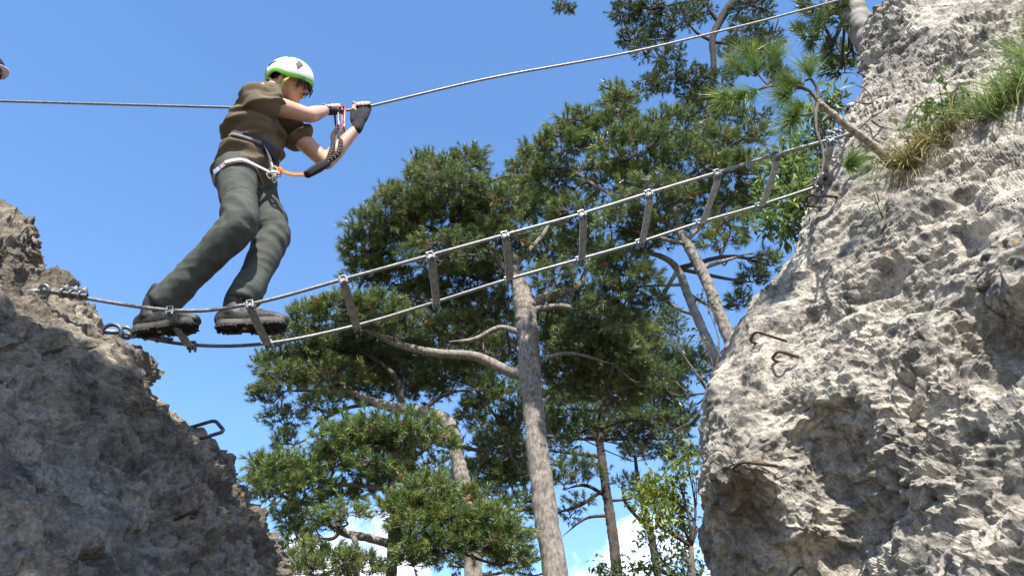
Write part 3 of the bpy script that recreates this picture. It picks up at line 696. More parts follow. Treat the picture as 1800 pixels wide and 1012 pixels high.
# ------------------------------------------------------------------ broad-leaved shrubs
def leaves(pos, dirs, tint, r, ln=.06, w=.028, K=7, spread=.05):
    """sprays of pointed leaves, each folded along its midrib (two triangles a side)"""
    T = len(pos)
    D = dirs / (np.linalg.norm(dirs, axis=1)[:, None] + 1e-9)
    e = r.normal(size=(T, K, 3)) + D[:, None] * .8; e[..., 2] -= .25
    e /= np.linalg.norm(e, axis=2)[..., None]
    base = pos[:, None] + r.normal(0, spread, (T, K, 3))
    up = np.array([0, 0, 1.]) + r.normal(0, .5, (T, K, 3))
    sd = np.cross(e, up); sd /= np.linalg.norm(sd, axis=2)[..., None] + 1e-9
    nn = np.cross(sd, e)
    l = ln * r.uniform(.7, 1.25, (T, K, 1)); ww = w * r.uniform(.7, 1.2, (T, K, 1))
    tip = base + e * l - nn * l * .12
    mid = base + e * l * .45 - nn * ww * .18
    a = mid + sd * ww / 2 + nn * ww * .3; b = mid - sd * ww / 2 + nn * ww * .3
    v = np.stack([base, a, tip, b], 2).reshape(-1, 3)
    i = np.arange(T * K) * 4
    f = np.concatenate([np.stack([i, i + 1, i + 2], 1), np.stack([i, i + 2, i + 3], 1)])
    tint = np.asarray(tint)
    c = tint[r.integers(0, len(tint), (T, K))] * r.uniform(.8, 1.2, (T, K, 1))
    return v, f, np.repeat(c.reshape(-1, 3), 4, 0)
def shrub(name, label, Y, base, pads, tint, seed, ln=.07, w=.03, K=8, dens=1.0, stem_r=.014, group=None, cat='shrub'):
    r = np.random.default_rng(seed)
    b = P(*base, Y)
    b0 = b.copy(); b0[2] = 0
    root = empty(name, b0, label, cat, group)
    st = MB(); pos = []; dr = []
    st.add(*tube(catmull([b0, (b0 + b) / 2 + r.normal(0, .05, 3), b], 12), np.linspace(stem_r * 2.2, stem_r * 1.3, 12), 8))
    for pd in pads:
        C = P(pd[0], pd[1], Y + (pd[4] if len(pd) > 4 else r.uniform(-.25, .25))); ax, az = pxm(pd[2], C), pxm(pd[3], C)
        mt = catmull([b, (b + C) / 2 + r.normal(0, .08, 3), C], 8)
        st.add(*tube(mt, np.linspace(stem_r, stem_r * .4, 8), 5))
        n = int(dens * 60 * ax * az / .1) + 8
        d = r.normal(size=(n, 3)); d /= np.linalg.norm(d, axis=1)[:, None]
        q = C + d * (r.uniform(.1, 1, n) ** .5)[:, None] * np.array([ax, .8 * ax, az])
        for k in range(max(4, n // 6)):
            en = q[r.integers(0, n)]; s = mt[r.integers(3, 8)]
            st.add(*tube(catmull([s, (s + en) / 2 + r.normal(0, .03, 3), en], 5), np.linspace(stem_r * .35, .0025, 5), 4))
        pos.append(q); dr.append(d)
    st.out('stem', M_twig, root)
    v, f, c = leaves(np.concatenate(pos), np.concatenate(dr), tint, r, ln, w, K)
    o = build('foliage', v, f, M_leaf, root, False, c); o['kind'] = 'stuff'
    return root
YG = [(.22, .26, .035), (.17, .23, .03), (.12, .19, .03), (.28, .28, .05)]
MG = [(.07, .125, .03), (.09, .15, .035), (.06, .10, .03), (.13, .18, .05)]
DG = [(.05, .085, .028), (.07, .10, .03), (.10, .12, .035)]
shrub('leafy_shrub', 'bright yellow-green leafy bush at the foot of the sunlit rock', 6.5, (1215, 960), [(1150, 850, 26, 16), (1175, 870, 34, 26), (1190, 830, 18, 20), (1150, 880, 34, 20), (1185, 900, 24, 22), (1130, 862, 18, 12), (1160, 915, 30, 14), (1205, 800, 10, 14)], YG, 41, ln=.062, w=.026, K=9, dens=1.6)
shrub('leafy_shrub', 'dark green bush with small leaves beneath the yellow-green one', 7.5, (1200, 1020), [(1190, 975, 40, 26), (1150, 995, 34, 20), (1200, 940, 24, 18), (1215, 1000, 24, 20), (1060, 1000, 26, 14), (1110, 1000, 26, 12), (1140, 940, 30, 14)], DG, 42, ln=.07, w=.032, K=7, dens=.6)
shrub('leafy_shrub', 'mid green pinnate-leaved shrub between bridge end and pine crown', 4.6, (1470, 470), [(1400, 270, 40, 26), (1440, 250, 26, 24), (1380, 300, 34, 26), (1420, 310, 40, 28), (1370, 345, 30, 24), (1400, 360, 34, 26), (1440, 200, 22, 20), (1465, 175, 16, 22), (1365, 385, 22, 22), (1395, 400, 22, 20), (1430, 350, 30, 24)], [(.12, .19, .045), (.15, .22, .05), (.10, .16, .04), (.30, .34, .12)], 43, ln=.085, w=.028, K=8, dens=1.9)
shrub('leafy_shrub', 'thin airy sapling with sparse leaves between leaning pine trunks', 9, (1245, 690), [(1190, 610, 34, 24), (1170, 570, 24, 18), (1215, 650, 30, 24), (1180, 660, 30, 20), (1230, 590, 20, 16), (1150, 640, 24, 14), (1240, 530, 18, 14), (1200, 720, 24, 30), (1175, 760, 24, 18)], DG, 44, ln=.075, w=.04, K=4, dens=.16)

# ------------------------------------------------------------------ metalwork
M_steel = noisy('galvanised_steel', (.13, .135, .14), (.25, .255, .26), 60, .45, .6)
M_rung = noisy('weathered_steel', (.26, .26, .255), (.42, .42, .41), 40, .5, .55)
M_cable = noisy('wire_rope', (.15, .15, .145), (.28, .275, .265), 90, .5, .4)
M_rust = noisy('rusty_iron', (.05, .03, .022), (.13, .075, .045), 60, .85, .15, bump=.5, bscale=120)
M_iron = noisy('dark_iron', (.06, .06, .065), (.16, .16, .165), 50, .55, .6)

def wire_rope(pts, r, step=.006, pitch=.075, strands=6):
    pts = np.asarray(pts, float)
    seg = np.linalg.norm(np.diff(pts, axis=0), axis=1).sum()
    n = int(seg / step); c = catmull(pts, n)
    t, s, nn = frames(c)
    sides = 18
    th = np.linspace(0, 2 * np.pi, sides, endpoint=False)[None]
    ph = (np.arange(n) * step / pitch * 2 * np.pi)[:, None]
    R = r * (.80 + .20 * np.abs(np.cos(strands / 2 * (th - ph))))
    v = c[:, None] + (R * np.cos(th))[..., None] * s[:, None] + (R * np.sin(th))[..., None] * nn[:, None]
    return v.reshape(-1, 3), grid_faces(n, sides)

# near cable and rungs: each rung is level, its far end found from the same height
near_px = [(300, 545), (440, 534), (603, 491), (756, 449), (887, 413), (1022, 376), (1139, 340), (1259, 304), (1363, 272), (1457, 246)]
far_px = [(338, 606), (473, 603), (626, 572), (765, 531), (893, 491), (1018, 456), (1123, 426), (1228, 392), (1332, 362), (1436, 328)]
def near_Y(px): return 2.98 + .07 * (px - 300) / 1150
def at_height(px, py, z):
    r = ray(px, py); return r * (z - CAMZ) / r[2] + np.array([0, 0, CAMZ])
nearW = [P(a, b, near_Y(a)) for a, b in near_px]
farW = [at_height(f[0], f[1], n_[2]) for f, n_ in zip(far_px, nearW)]
print('rungs', [round(float(np.linalg.norm(a - b)), 3) for a, b in zip(nearW, farW)], [round(float(b[1]), 2) for b in farW])
a0, a0n = on_rock(66, 513, bvhL); b0, b0n = on_rock(196, 600, bvhL)
a1, a1n = on_rock(1500, 233, bvhR); b1, b1n = on_rock(1462, 318, bvhR)
def nz(p, d): return d if p is None else p
anchNL = P(66, 512, 3.02); anchFL = P(208, 584, 3.28)
anchNR = nz(a1, P(1500, 233, 3.05)); anchFR = nz(b1, P(1462, 318, 3.3))
bridge = empty('cable_bridge', nearW[0] - np.array([0, 0, .05]), 'steel cable bridge of two wire ropes and bent flat rungs between the rocks', 'bridge')
nc = [anchNL + np.array([.03, 0, .0])] + nearW + [anchNR]
fc = [anchFL] + farW + [anchFR]
build('cable', *wire_rope(nc, .0088), M_cable, bridge)
build('cable', *wire_rope(fc, .0088), M_cable, bridge)
for k, (a, b) in enumerate(zip(nearW, farW)):
    ax = unit(b - a); run = unit((nearW[min(k + 1, 9)] - nearW[max(k - 1, 0)]))
    up = unit(np.cross(run, ax)); up = up if up[2] > 0 else -up
    w = unit(np.cross(up, ax))
    ln_ = np.linalg.norm(b - a)
    # flat bar bent down from the near cable, level underneath, bent up again at the far cable
    path = [a - ax * .012 - up * .012, a + ax * .022 - up * .014, a + ax * .055 - up * .028, a + ax * (ln_ - .06) - up * .030, a + ax * (ln_ - .025) - up * .018, b + ax * .018 - up * .014]
    v, f = strip(catmull(path, 22), .037, w, .007)
    rg = build('rung', v, f, M_rung, bridge, False)
    for e, cpt in ((0, a), (1, b)):
        mb = MB()
        th = np.linspace(0, np.pi, 12)
        sgn = 1
        for off in (-.012, .012):
            arc = [cpt + run * off + ax * .0125 * math.cos(q) + up * (.0125 * math.sin(q)) for q in th]
            arc = [arc[0] - up * .03] + arc + [arc[-1] - up * .03]
            mb.add(*tube(arc, .0034, 8))
        for sx in (-1, 1):
            for off in (-.012, .012):
                c0 = cpt + run * off + ax * .0125 * sx - up * .026
                mb.add(*tube([c0 - up * .004, c0 + up * .004], .0062, 6))
        mb.add(*box(cpt + up * .012, .016, .013, .0025, run, ax, up))
        mb.out('clamp', M_steel, rg, False)

def staple(label, A, B, n, d=.09, r=.0062, mat_=None):
    """U-shaped iron step let into the rock at A and B"""
    n = unit(n); side = unit(B - A); c = .022
    pts = [A - n * .07, A + n * (d - c) * .5, A + n * (d - c)]
    for q in np.linspace(0, math.pi / 2, 6)[1:]: pts.append(A + side * c * (1 - math.cos(q)) + n * (d - c + c * math.sin(q)))
    for q in np.linspace(math.pi / 2, 0, 6): pts.append(B - side * c * (1 - math.cos(q)) + n * (d - c + c * math.sin(q)))
    pts += [B + n * (d - c) * .5, B - n * .07]
    o = build('iron_step', *tube(np.array(pts), r, 10), mat_ or M_rust)
    return tag(o, label, 'iron step', 'iron steps let into the rock')
for (a_, b_, e_, lab) in [
        ((1404, 628), (1391, 643), (-36, -12), 'rusty iron step staple, lower of the close pair on sunlit rock'),
        ((1359, 592), (1347, 609), (-31, -10), 'rusty iron step staple, upper of the close pair on sunlit rock'),
        ((1337, 815), (1319, 830), (-34, -4), 'rusty iron step staple on the bulge above the dark hollow'),
        ((1452, 345), (1443, 364), (-32, -2), 'rusty iron step staple just under the bridge end')]:
    A, _ = on_rock(*a_, bvhR); B, _ = on_rock(*b_, bvhR)
    if abs(B[1] - A[1]) > .16: B = P(*b_, A[1] + .10)
    A = P(*a_, A[1] - .07); B = P(*b_, A[1] + .075)
    T = P(a_[0] + e_[0], a_[1] + e_[1], A[1] - .03)
    staple(lab, A, B, T - A, np.linalg.norm(T - A))
A, _ = on_rock(338, 750, bvhL); B, _ = on_rock(354, 770, bvhL)
if np.linalg.norm(A - B) > .2: B = P(354, 770, A[1] - .08)
T = P(378, 738, A[1] - .02)
staple('dark iron step staple on the edge of the shaded rock', A, B, T - A, np.linalg.norm(T - A), .0085, M_iron)

# anchors at the rocks
def rope_clip(p, t, up, r=.0088, s=1.0):
    t = unit(t); up = unit(up - t * (up @ t)); w = np.cross(t, up)
    mb = MB()
    arc = [p + up * (.017 * s * math.cos(q)) + w * (.017 * s * math.sin(q)) for q in np.linspace(-2.0, 2.0, 14)]
    arc = [arc[0] - up * .022 * s] + arc + [arc[-1] - up * .022 * s]
    mb.add(*tube(arc, .0048 * s, 8))
    mb.add(*box(p - up * .017 * s, .015 * s, .023 * s, .008 * s, t, w, up))
    for k in (-1, 1):
        c0 = p - up * .028 * s + w * .016 * s * k
        mb.add(*tube([c0 - up * .006, c0 + up * .006], .0095 * s, 6))
    return mb
def torus(c, R1, R2, A, B, r, n=28, sides=10, a0_=0, a1_=2 * math.pi):
    th = np.linspace(a0_, a1_, n)
    return tube([c + A * R1 * math.cos(q) + B * R2 * math.sin(q) for q in th], r, sides, cap=abs(a1_ - a0_) < 6.2)
def anchor(name, label, p, out_dir, cab_t, clips_at, loop_dir, tail):
    root = empty(name, p, label, 'cable anchor', 'cable anchors in the rock')
    o = unit(out_dir); mb = MB()
    mb.add(*tube([p - o * .12, p + o * .02], .012, 10))
    mb.add(*torus(p + o * .035, .026, .026, o, unit(loop_dir), .009))
    mb.out('eye_bolt', M_steel, root)
    # thimble and the rope end folded back along the rope
    t = unit(cab_t); side = unit(np.cross(t, np.array([0, 0, 1.])))
    e = [p + o * .03 + t * .05 + side * .008, p + o * .035 + t * .15 + side * .012, p + o * .035 + t * tail + side * .013]
    build('rope_end', *wire_rope(e, .0085), M_cable, root)
    for q in clips_at:
        rope_clip(p + o * .03 + t * q + side * .006, t, np.array([0.2, -.5, -.8]), s=1.15).out('rope_clip', M_steel, root)
    return root
tN = unit(nearW[0] - anchNL)
anchor('cable_anchor', 'near cable anchor with three rope clips on the shaded rock', anchNL, np.array([.9, -.2, -.1]), tN, (.10, .145, .19), np.array([0, -.5, .8]), .22)
tF = unit(farW[0] - anchFL)
anchor('cable_anchor', 'far cable anchor with loop and spaced rope clips on the shaded rock', anchFL, np.array([.9, .1, .0]), tF, (.05, .11, .17), np.array([0, -.7, .7]), .24)
# bent iron loop behind the far anchor
loopc = P(196, 585, 3.25)
tag(build('anchor_ring', *torus(loopc, .045, .04, np.array([1., 0, 0]), np.array([0, -.3, .95]), .0095, a0_=-.5, a1_=math.pi + .2), M_iron), 'dark iron ring standing from the rock at the far cable', 'ring')
tN2 = unit(nearW[-1] - anchNR); tF2 = unit(farW[-1] - anchFR)
anchor('cable_anchor', 'upper cable anchor with bolts on the sunlit rock', anchNR, np.array([-.9, -.2, .1]), tN2, (.06, .11), np.array([0, -.5, .8]), .14)
anchor('cable_anchor', 'lower cable anchor on the sunlit rock below the pine branch', anchFR, np.array([-.9, -.2, .1]), tF2, (.06, .11), np.array([0, -.5, .8]), .14)

# hand cable
HC_Y = 3.30
HAND_R = P(588, 193, HC_Y); HAND_L = P(640, 189, HC_Y)
hc = [P(-520, 168, 3.42), P(-200, 173, 3.36), P(0, 178, 3.33), P(250, 185, 3.31), P(480, 191, 3.30), HAND_R, HAND_L, P(860, 138, 3.34), P(1100, 94, 3.38), P(1300, 47, 3.42), P(1404, 20, 3.44), P(1500, -6, 3.46), P(1620, -36, 3.46)]
hcab = build('hand_cable', *wire_rope(hc, .0078, step=.008), M_cable)
tag(hcab, 'long steel hand cable stretched across the sky above the bridge', 'cable')

# ------------------------------------------------------------------ plants on the sunlit rock
def blades(bases, dirs, ln, w, r, cols, curl=.5, seg=5):
    T = len(bases)
    D = dirs / np.linalg.norm(dirs, axis=1)[:, None]
    sd = np.cross(D, r.normal(size=(T, 3))); sd /= np.linalg.norm(sd, axis=1)[:, None] + 1e-9
    t = np.linspace(0, 1, seg)
    l = (ln * r.uniform(.55, 1.15, T))[:, None, None]
    c = bases[:, None] + D[:, None] * l * t[None, :, None] + np.array([0, 0, -1.]) * (curl * r.uniform(.5, 1.3, T))[:, None, None] * l * (t ** 2)[None, :, None]
    ww = (w * (1 - t ** 1.5) * .5 + .0002)[None, :, None]
    v = np.stack([c - sd[:, None] * ww, c + sd[:, None] * ww], 2).reshape(-1, 3)
    i = (np.arange(T)[:, None] * seg + np.arange(seg - 1)[None]).ravel() * 2
    f = np.stack([i, i + 1, i + 3, i + 2], 1)
    return v, f, np.repeat(cols, seg * 2, 0)
def grass(name, label, spots, seed, ln, n, main, green, straw, w=.0045, curl=.5):
    r = np.random.default_rng(seed); B = []; D = []; C = []
    for (px, py, s, fr) in spots:
        p, nrm = on_rock(px, py, bvhR)
        if p is None: continue
        k = int(n * s)
        b = p + r.normal(0, .022, (k, 3)) - nrm * .02
        d = nrm * .35 + np.array(main) + r.normal(0, .36, (k, 3))
        col = np.where((r.random(k) < fr)[:, None], np.array(straw), np.array(green)) * r.uniform(.7, 1.3, (k, 1))
        B.append(b); D.append(d); C.append(col)
    v, f, c = blades(np.concatenate(B), np.concatenate(D), ln, w, r, np.concatenate(C), curl)
    o = build(name, v, f, M_grass, None, False, c)
    return tag(o, label, 'grass')
grass('grass_tuft', 'tuft of dry straw and green grass rooted beside the pine branch', [(1560, 285, 1, .3), (1585, 280, 1, .45), (1610, 265, 1.2, .7), (1635, 250, 1.3, .7), (1655, 235, 1.2, .55), (1675, 215, 1, .4), (1600, 290, .8, .6)], 51, .18, 105, (-.35, -.3, -.1), (.16, .22, .065), (.46, .36, .18), curl=.45)
grass('grass_tuft', 'big tuft of long green grass high on the sunlit rock', [(1790, 175, 1.6, .1), (1770, 190, 1.2, .15), (1810, 150, 1.6, .1), (1830, 120, 1.5, .1), (1750, 205, 1, .2), (1800, 100, .8, .1), (1720, 200, .8, .3), (1830, 60, 1, .1)], 52, .31, 62, (-.85, -.40, .30), (.20, .28, .09), (.40, .36, .18), w=.0068, curl=.42)
def rock_plant(label, spots, seed, tint, ln=.05, w=.018):
    r = np.random.default_rng(seed); pos = []; dr = []; st = MB(); root = None
    for px, py, k in spots:
        p, nrm = on_rock(px, py, bvhR)
        if p is None: continue
        if root is None: root = empty('leafy_plant', p, label, 'plant')
        for q in range(k):
            e = p + nrm * r.uniform(.02, .07) + r.normal(0, .035, 3) + np.array([-.02, 0, .02])
            st.add(*tube([p - nrm * .01, (p + e) / 2, e], [.0025, .002, .0012], 4)); pos.append(e); dr.append(nrm + r.normal(0, .4, 3))
    st.out('stem', M_twig, root)['kind'] = 'stuff'
    v, f, c = leaves(np.array(pos), np.array(dr), tint, r, ln, w, 6, .018)
    o = build('foliage', v, f, M_leaf, root, False, c); o['kind'] = 'stuff'
rock_plant('green leafy plants sprouting in the ledge under the long grass', [(1695, 172, 4), (1680, 190, 5), (1660, 208, 6), (1640, 222, 5), (1625, 238, 5), (1600, 252, 4)], 53, [(.11, .18, .045), (.15, .22, .06), (.09, .15, .04)])
rock_plant('tiny green plant clinging to bare rock below the pine branch', [(1545, 358, 2), (1552, 385, 2)], 54, MG, .03, .012)

# small pine growing out of the sunlit rock
rt, rn = on_rock(1572, 288, bvhR)
sp = empty('pine_sapling', rt, 'small crooked pine branch growing out of the sunlit rock with long needles', 'tree')
bY = rt[1]
def bp(px, py, dy): return P(px, py, bY + dy)
r_ = np.random.default_rng(61)
main = [rt - rn * .05 + np.array([.05, .05, 0]), rt + rn * .02, bp(1530, 252, -.05), bp(1490, 222, -.09), bp(1458, 196, -.12), bp(1436, 178, -.14)]
v, f = trunk_mesh(main, [.026, .024, .021, .019, .017, .014], 14, 5, .22); build('branch', v, f, M_branch, sp)
subs = [([bp(1436, 178, -.14), bp(1438, 160, -.14), bp(1426, 140, -.15), bp(1416, 142, -.15)], .010, .006),
        ([bp(1442, 186, -.13), bp(1420, 158, -.16), bp(1385, 150, -.18), bp(1350, 153, -.2), bp(1335, 158, -.2)], .009, .005),
        ([bp(1352, 152, -.2), bp(1340, 140, -.2), bp(1330, 128, -.2)], .005, .004), ([bp(1345, 152, -.2), bp(1322, 162, -.21), bp(1300, 166, -.22)], .005, .004), ([bp(1350, 150, -.2), bp(1352, 135, -.19), bp(1358, 122, -.19)], .004, .003),
        ([bp(1440, 184, -.13), bp(1425, 200, -.15), bp(1405, 204, -.16)], .006, .004), ([bp(1420, 160, -.16), bp(1402, 156, -.16), bp(1390, 168, -.16)], .005, .003),
        ([bp(1438, 182, -.14), bp(1434, 200, -.16), bp(1436, 232, -.17), bp(1446, 262, -.17), bp(1447, 292, -.17), bp(1436, 318, -.17), bp(1416, 330, -.17)], .0085, .004),
        ([bp(1446, 268, -.17), bp(1462, 282, -.15), bp(1484, 292, -.12)], .004, .0025)]
for pts, ra, rb in subs:
    c = catmull(pts, 18); build('twig', *trunk_mesh(c, np.linspace(ra, rb, 18), 8, 8, .2), M_twig, sp)
dead = [[(1528, 245, -.02), (1510, 228, -.05), (1532, 205, -.06), (1534, 180, -.07), (1522, 158, -.08), (1504, 150, -.09)], [(1534, 182, -.07), (1518, 182, -.08), (1498, 178, -.09)], [(1534, 205, -.06), (1550, 196, -.05), (1560, 182, -.04)], [(1532, 212, -.05), (1545, 222, -.04), (1560, 226, -.02)]]
for dd in dead:
    c = catmull([bp(*q) for q in dd], 14); build('dead_twig', *trunk_mesh(c, np.linspace(.006, .0022, 14), 7, 9, .2), M_twig, sp)
tp_, td_ = [], []
def spray(px, py, dy, dpx, dpy, k, s=1.0):
    p = bp(px, py, dy); q = bp(px + dpx, py + dpy, dy - .03)
    for j in range(k):
        t = r_.uniform(-.3, 1.0); tp_.append(p + (q - p) * t + r_.normal(0, .006, 3)); td_.append(unit(q - p) + r_.normal(0, .22, 3))
spray(1330, 126, -.2, -14, -26, 5); spray(1318, 140, -.2, -20, -22, 4); spray(1358, 122, -.19, 2, -20, 4); spray(1300, 166, -.22, -24, 2, 6); spray(1310, 164, -.21, -20, 12, 5); spray(1334, 158, -.2, -20, 6, 3)
spray(1410, 150, -.15, -22, -8, 5); spray(1395, 165, -.16, -22, 6, 5); spray(1405, 204, -.16, -18, 6, 6); spray(1420, 185, -.16, -20, 2, 4); spray(1428, 142, -.15, -6, -18, 3); spray(1484, 292, -.12, 8, -4, 5)
v, f, c = tufts(tp_, td_, 66, .135, .03, .0036, r=r_, amin=12, amax=58, brown=0)
o = build('needles', v, f, M_needle, sp, False, c * np.array([1.35, 1.45, 1.15])); o['kind'] = 'stuff'

# ------------------------------------------------------------------ people
def fuse(parts, voxel, smooth=4, factor=.5):
    """overlapping closed shapes melted into one continuous surface"""
    mb = MB()
    for v, f in parts: mb.add(v, f)
    v, f = mb.arr()
    o = build('tmp', v, f)
    m = o.modifiers.new('r', 'REMESH'); m.mode = 'VOXEL'; m.voxel_size = voxel
    if smooth:
        q = o.modifiers.new('s', 'SMOOTH'); q.factor = factor; q.iterations = smooth
    dg = bpy.context.evaluated_depsgraph_get()
    me = bpy.data.meshes.new_from_object(o.evaluated_get(dg))
    nv = len(me.vertices); V = np.empty(nv * 3); me.vertices.foreach_get('co', V); V = V.reshape(-1, 3)
    Nn = np.empty(nv * 3); me.vertices.foreach_get('normal', Nn); Nn = Nn.reshape(-1, 3)
    Fc = np.empty(len(me.loops), np.int32); me.loops.foreach_get('vertex_index', Fc); Fc = Fc.reshape(-1, 4)
    od = o.data; bpy.data.objects.remove(o); bpy.data.meshes.remove(od); bpy.data.meshes.remove(me)
    return V, Nn, Fc
def bvh_of(V, Fc): return BVHTree.FromPolygons([Vector(v) for v in V.tolist()], Fc.tolist())
def chain(pts, rad, n=14, sides=16, b=None, side=None, cap=.9):
    c = catmull(pts, n)
    k = np.linspace(0, 1, len(rad)); t = np.linspace(0, 1, n)
    R = np.interp(t, k, rad); B = None if b is None else np.interp(t, k, b)
    return tube(c, R, sides, B, side, True, cap * min(R[0], R[-1]))

def cloth(name, c, var=.12, weave=900, rough=.85):
    m = noisy(name, tuple(np.array(c) * (1 - var)), tuple(np.array(c) * (1 + var)), 14, rough, bump=.15, bscale=weave, spec=.2)
    return m
M_skin = noisy('skin', (.47, .265, .185), (.54, .325, .235), 20, .5, spec=.35)
M_shirt = cloth('olive_brown_cotton', (.118, .092, .060))
M_trouser = cloth('grey_green_trouser_cloth', (.064, .071, .061))
M_boot = noisy('worn_black_leather', (.012, .0115, .011), (.042, .038, .034), 16, .55, bump=.3, bscale=120)
M_sole = noisy('black_rubber', (.018, .018, .018), (.04, .038, .036), 30, .75)
M_mid = noisy('grey_midsole', (.045, .042, .038), (.11, .10, .085), 25, .7)
M_glove = cloth('black_glove', (.017, .017, .019), .2)
M_hair = noisy('dark_hair', (.010, .007, .005), (.03, .02, .014), 60, .4)
M_white = noisy('helmet_white', (.74, .74, .74), (.80, .80, .79), 6, .3)
M_green = mat('helmet_green', (.20, .62, .06), .4)
M_strapg = mat('yellow_green_strap', (.42, .60, .07), .6)
M_vent_shade = mat('vent_shade', (.012, .012, .013), .6)
M_navy = cloth('navy_webbing', (.045, .045, .065))
M_lav = cloth('lavender_webbing', (.27, .20, .24))
M_webw = cloth('white_webbing', (.62, .60, .56), .06)
M_webg = cloth('grey_webbing', (.18, .17, .165))
M_orange = cloth('orange_webbing', (.72, .17, .03), .08)
M_black = cloth('black_nylon', (.018, .018, .02), .25)
M_tan = cloth('tan_stitching', (.30, .24, .17))
M_red = mat('red_anodised', (.50, .03, .02), .3, .5)
M_alu = mat('polished_aluminium', (.62, .62, .62), .28, .8)
M_eye = mat('eye', (.02, .014, .01), .2)
M_lip = mat('lip', (.36, .14, .11), .5)
M_logo = mat('yellow_badge', (.72, .42, .03), .5)
M_lace = cloth('grey_lace', (.30, .27, .23))
M_purple = cloth('purple_jacket', (.13, .055, .22))
M_cap = cloth('navy_cap', (.02, .02, .05)); M_brim = cloth('grey_brim', (.72, .73, .74))

def hand(W, G, cd, thumb=-1):
    """hand closed round a cable: palm, four fingers of unequal length, thumb; also the glove shapes"""
    cd = unit(cd); o = np.array([0, 0, CAMZ]) - G; o = unit(unit(o) - cd * (unit(o) @ cd))
    up = np.cross(cd, o); up = unit(up if up[2] > 0 else -up)
    K = G + o * .021 - up * .010
    skin = [chain([W, (W + K) / 2 + o * .004, K], [.027, .036, .041], 10, 16, [.020, .019, .014], cd)]
    glove = [chain([W - unit(K - W) * .012, W + (K - W) * .35, (W + K) / 2 + o * .004, K - up * .002], [.033, .035, .042, .046], 12, 18, [.027, .026, .025, .019], cd)]
    for i, (off, l) in enumerate(zip((-.031, -.010, .011, .031), (.92, 1.0, .96, .82))):
        c = cd * off
        pts = [K + c * .95, G + c + o * .024 + up * .012, G + c + o * .010 + up * .027 * l, G + c - o * .013 * l + up * .023, G + c - o * .024 * l + up * .004]
        skin.append(chain(pts, [.0102, .0100, .0094, .0088, .0078], 16, 10))
        glove.append(chain(catmull(pts, 16)[:5], [.0125, .0122, .0118], 6, 10, cap=.2))
    tb = W + (K - W) * .35 + cd * .03 * thumb
    tp = [tb, tb + cd * .022 * thumb + (K - W) * .32, G + cd * .056 * thumb + o * .018 + up * .012, G + cd * .054 * thumb + o * .012 + up * .034]
    skin.append(chain(tp, [.015, .0125, .0105, .0088], 14, 10))
    glove.append(chain(catmull(tp, 14)[:8], [.018, .0155, .0128], 8, 12, cap=.3))
    return skin, glove

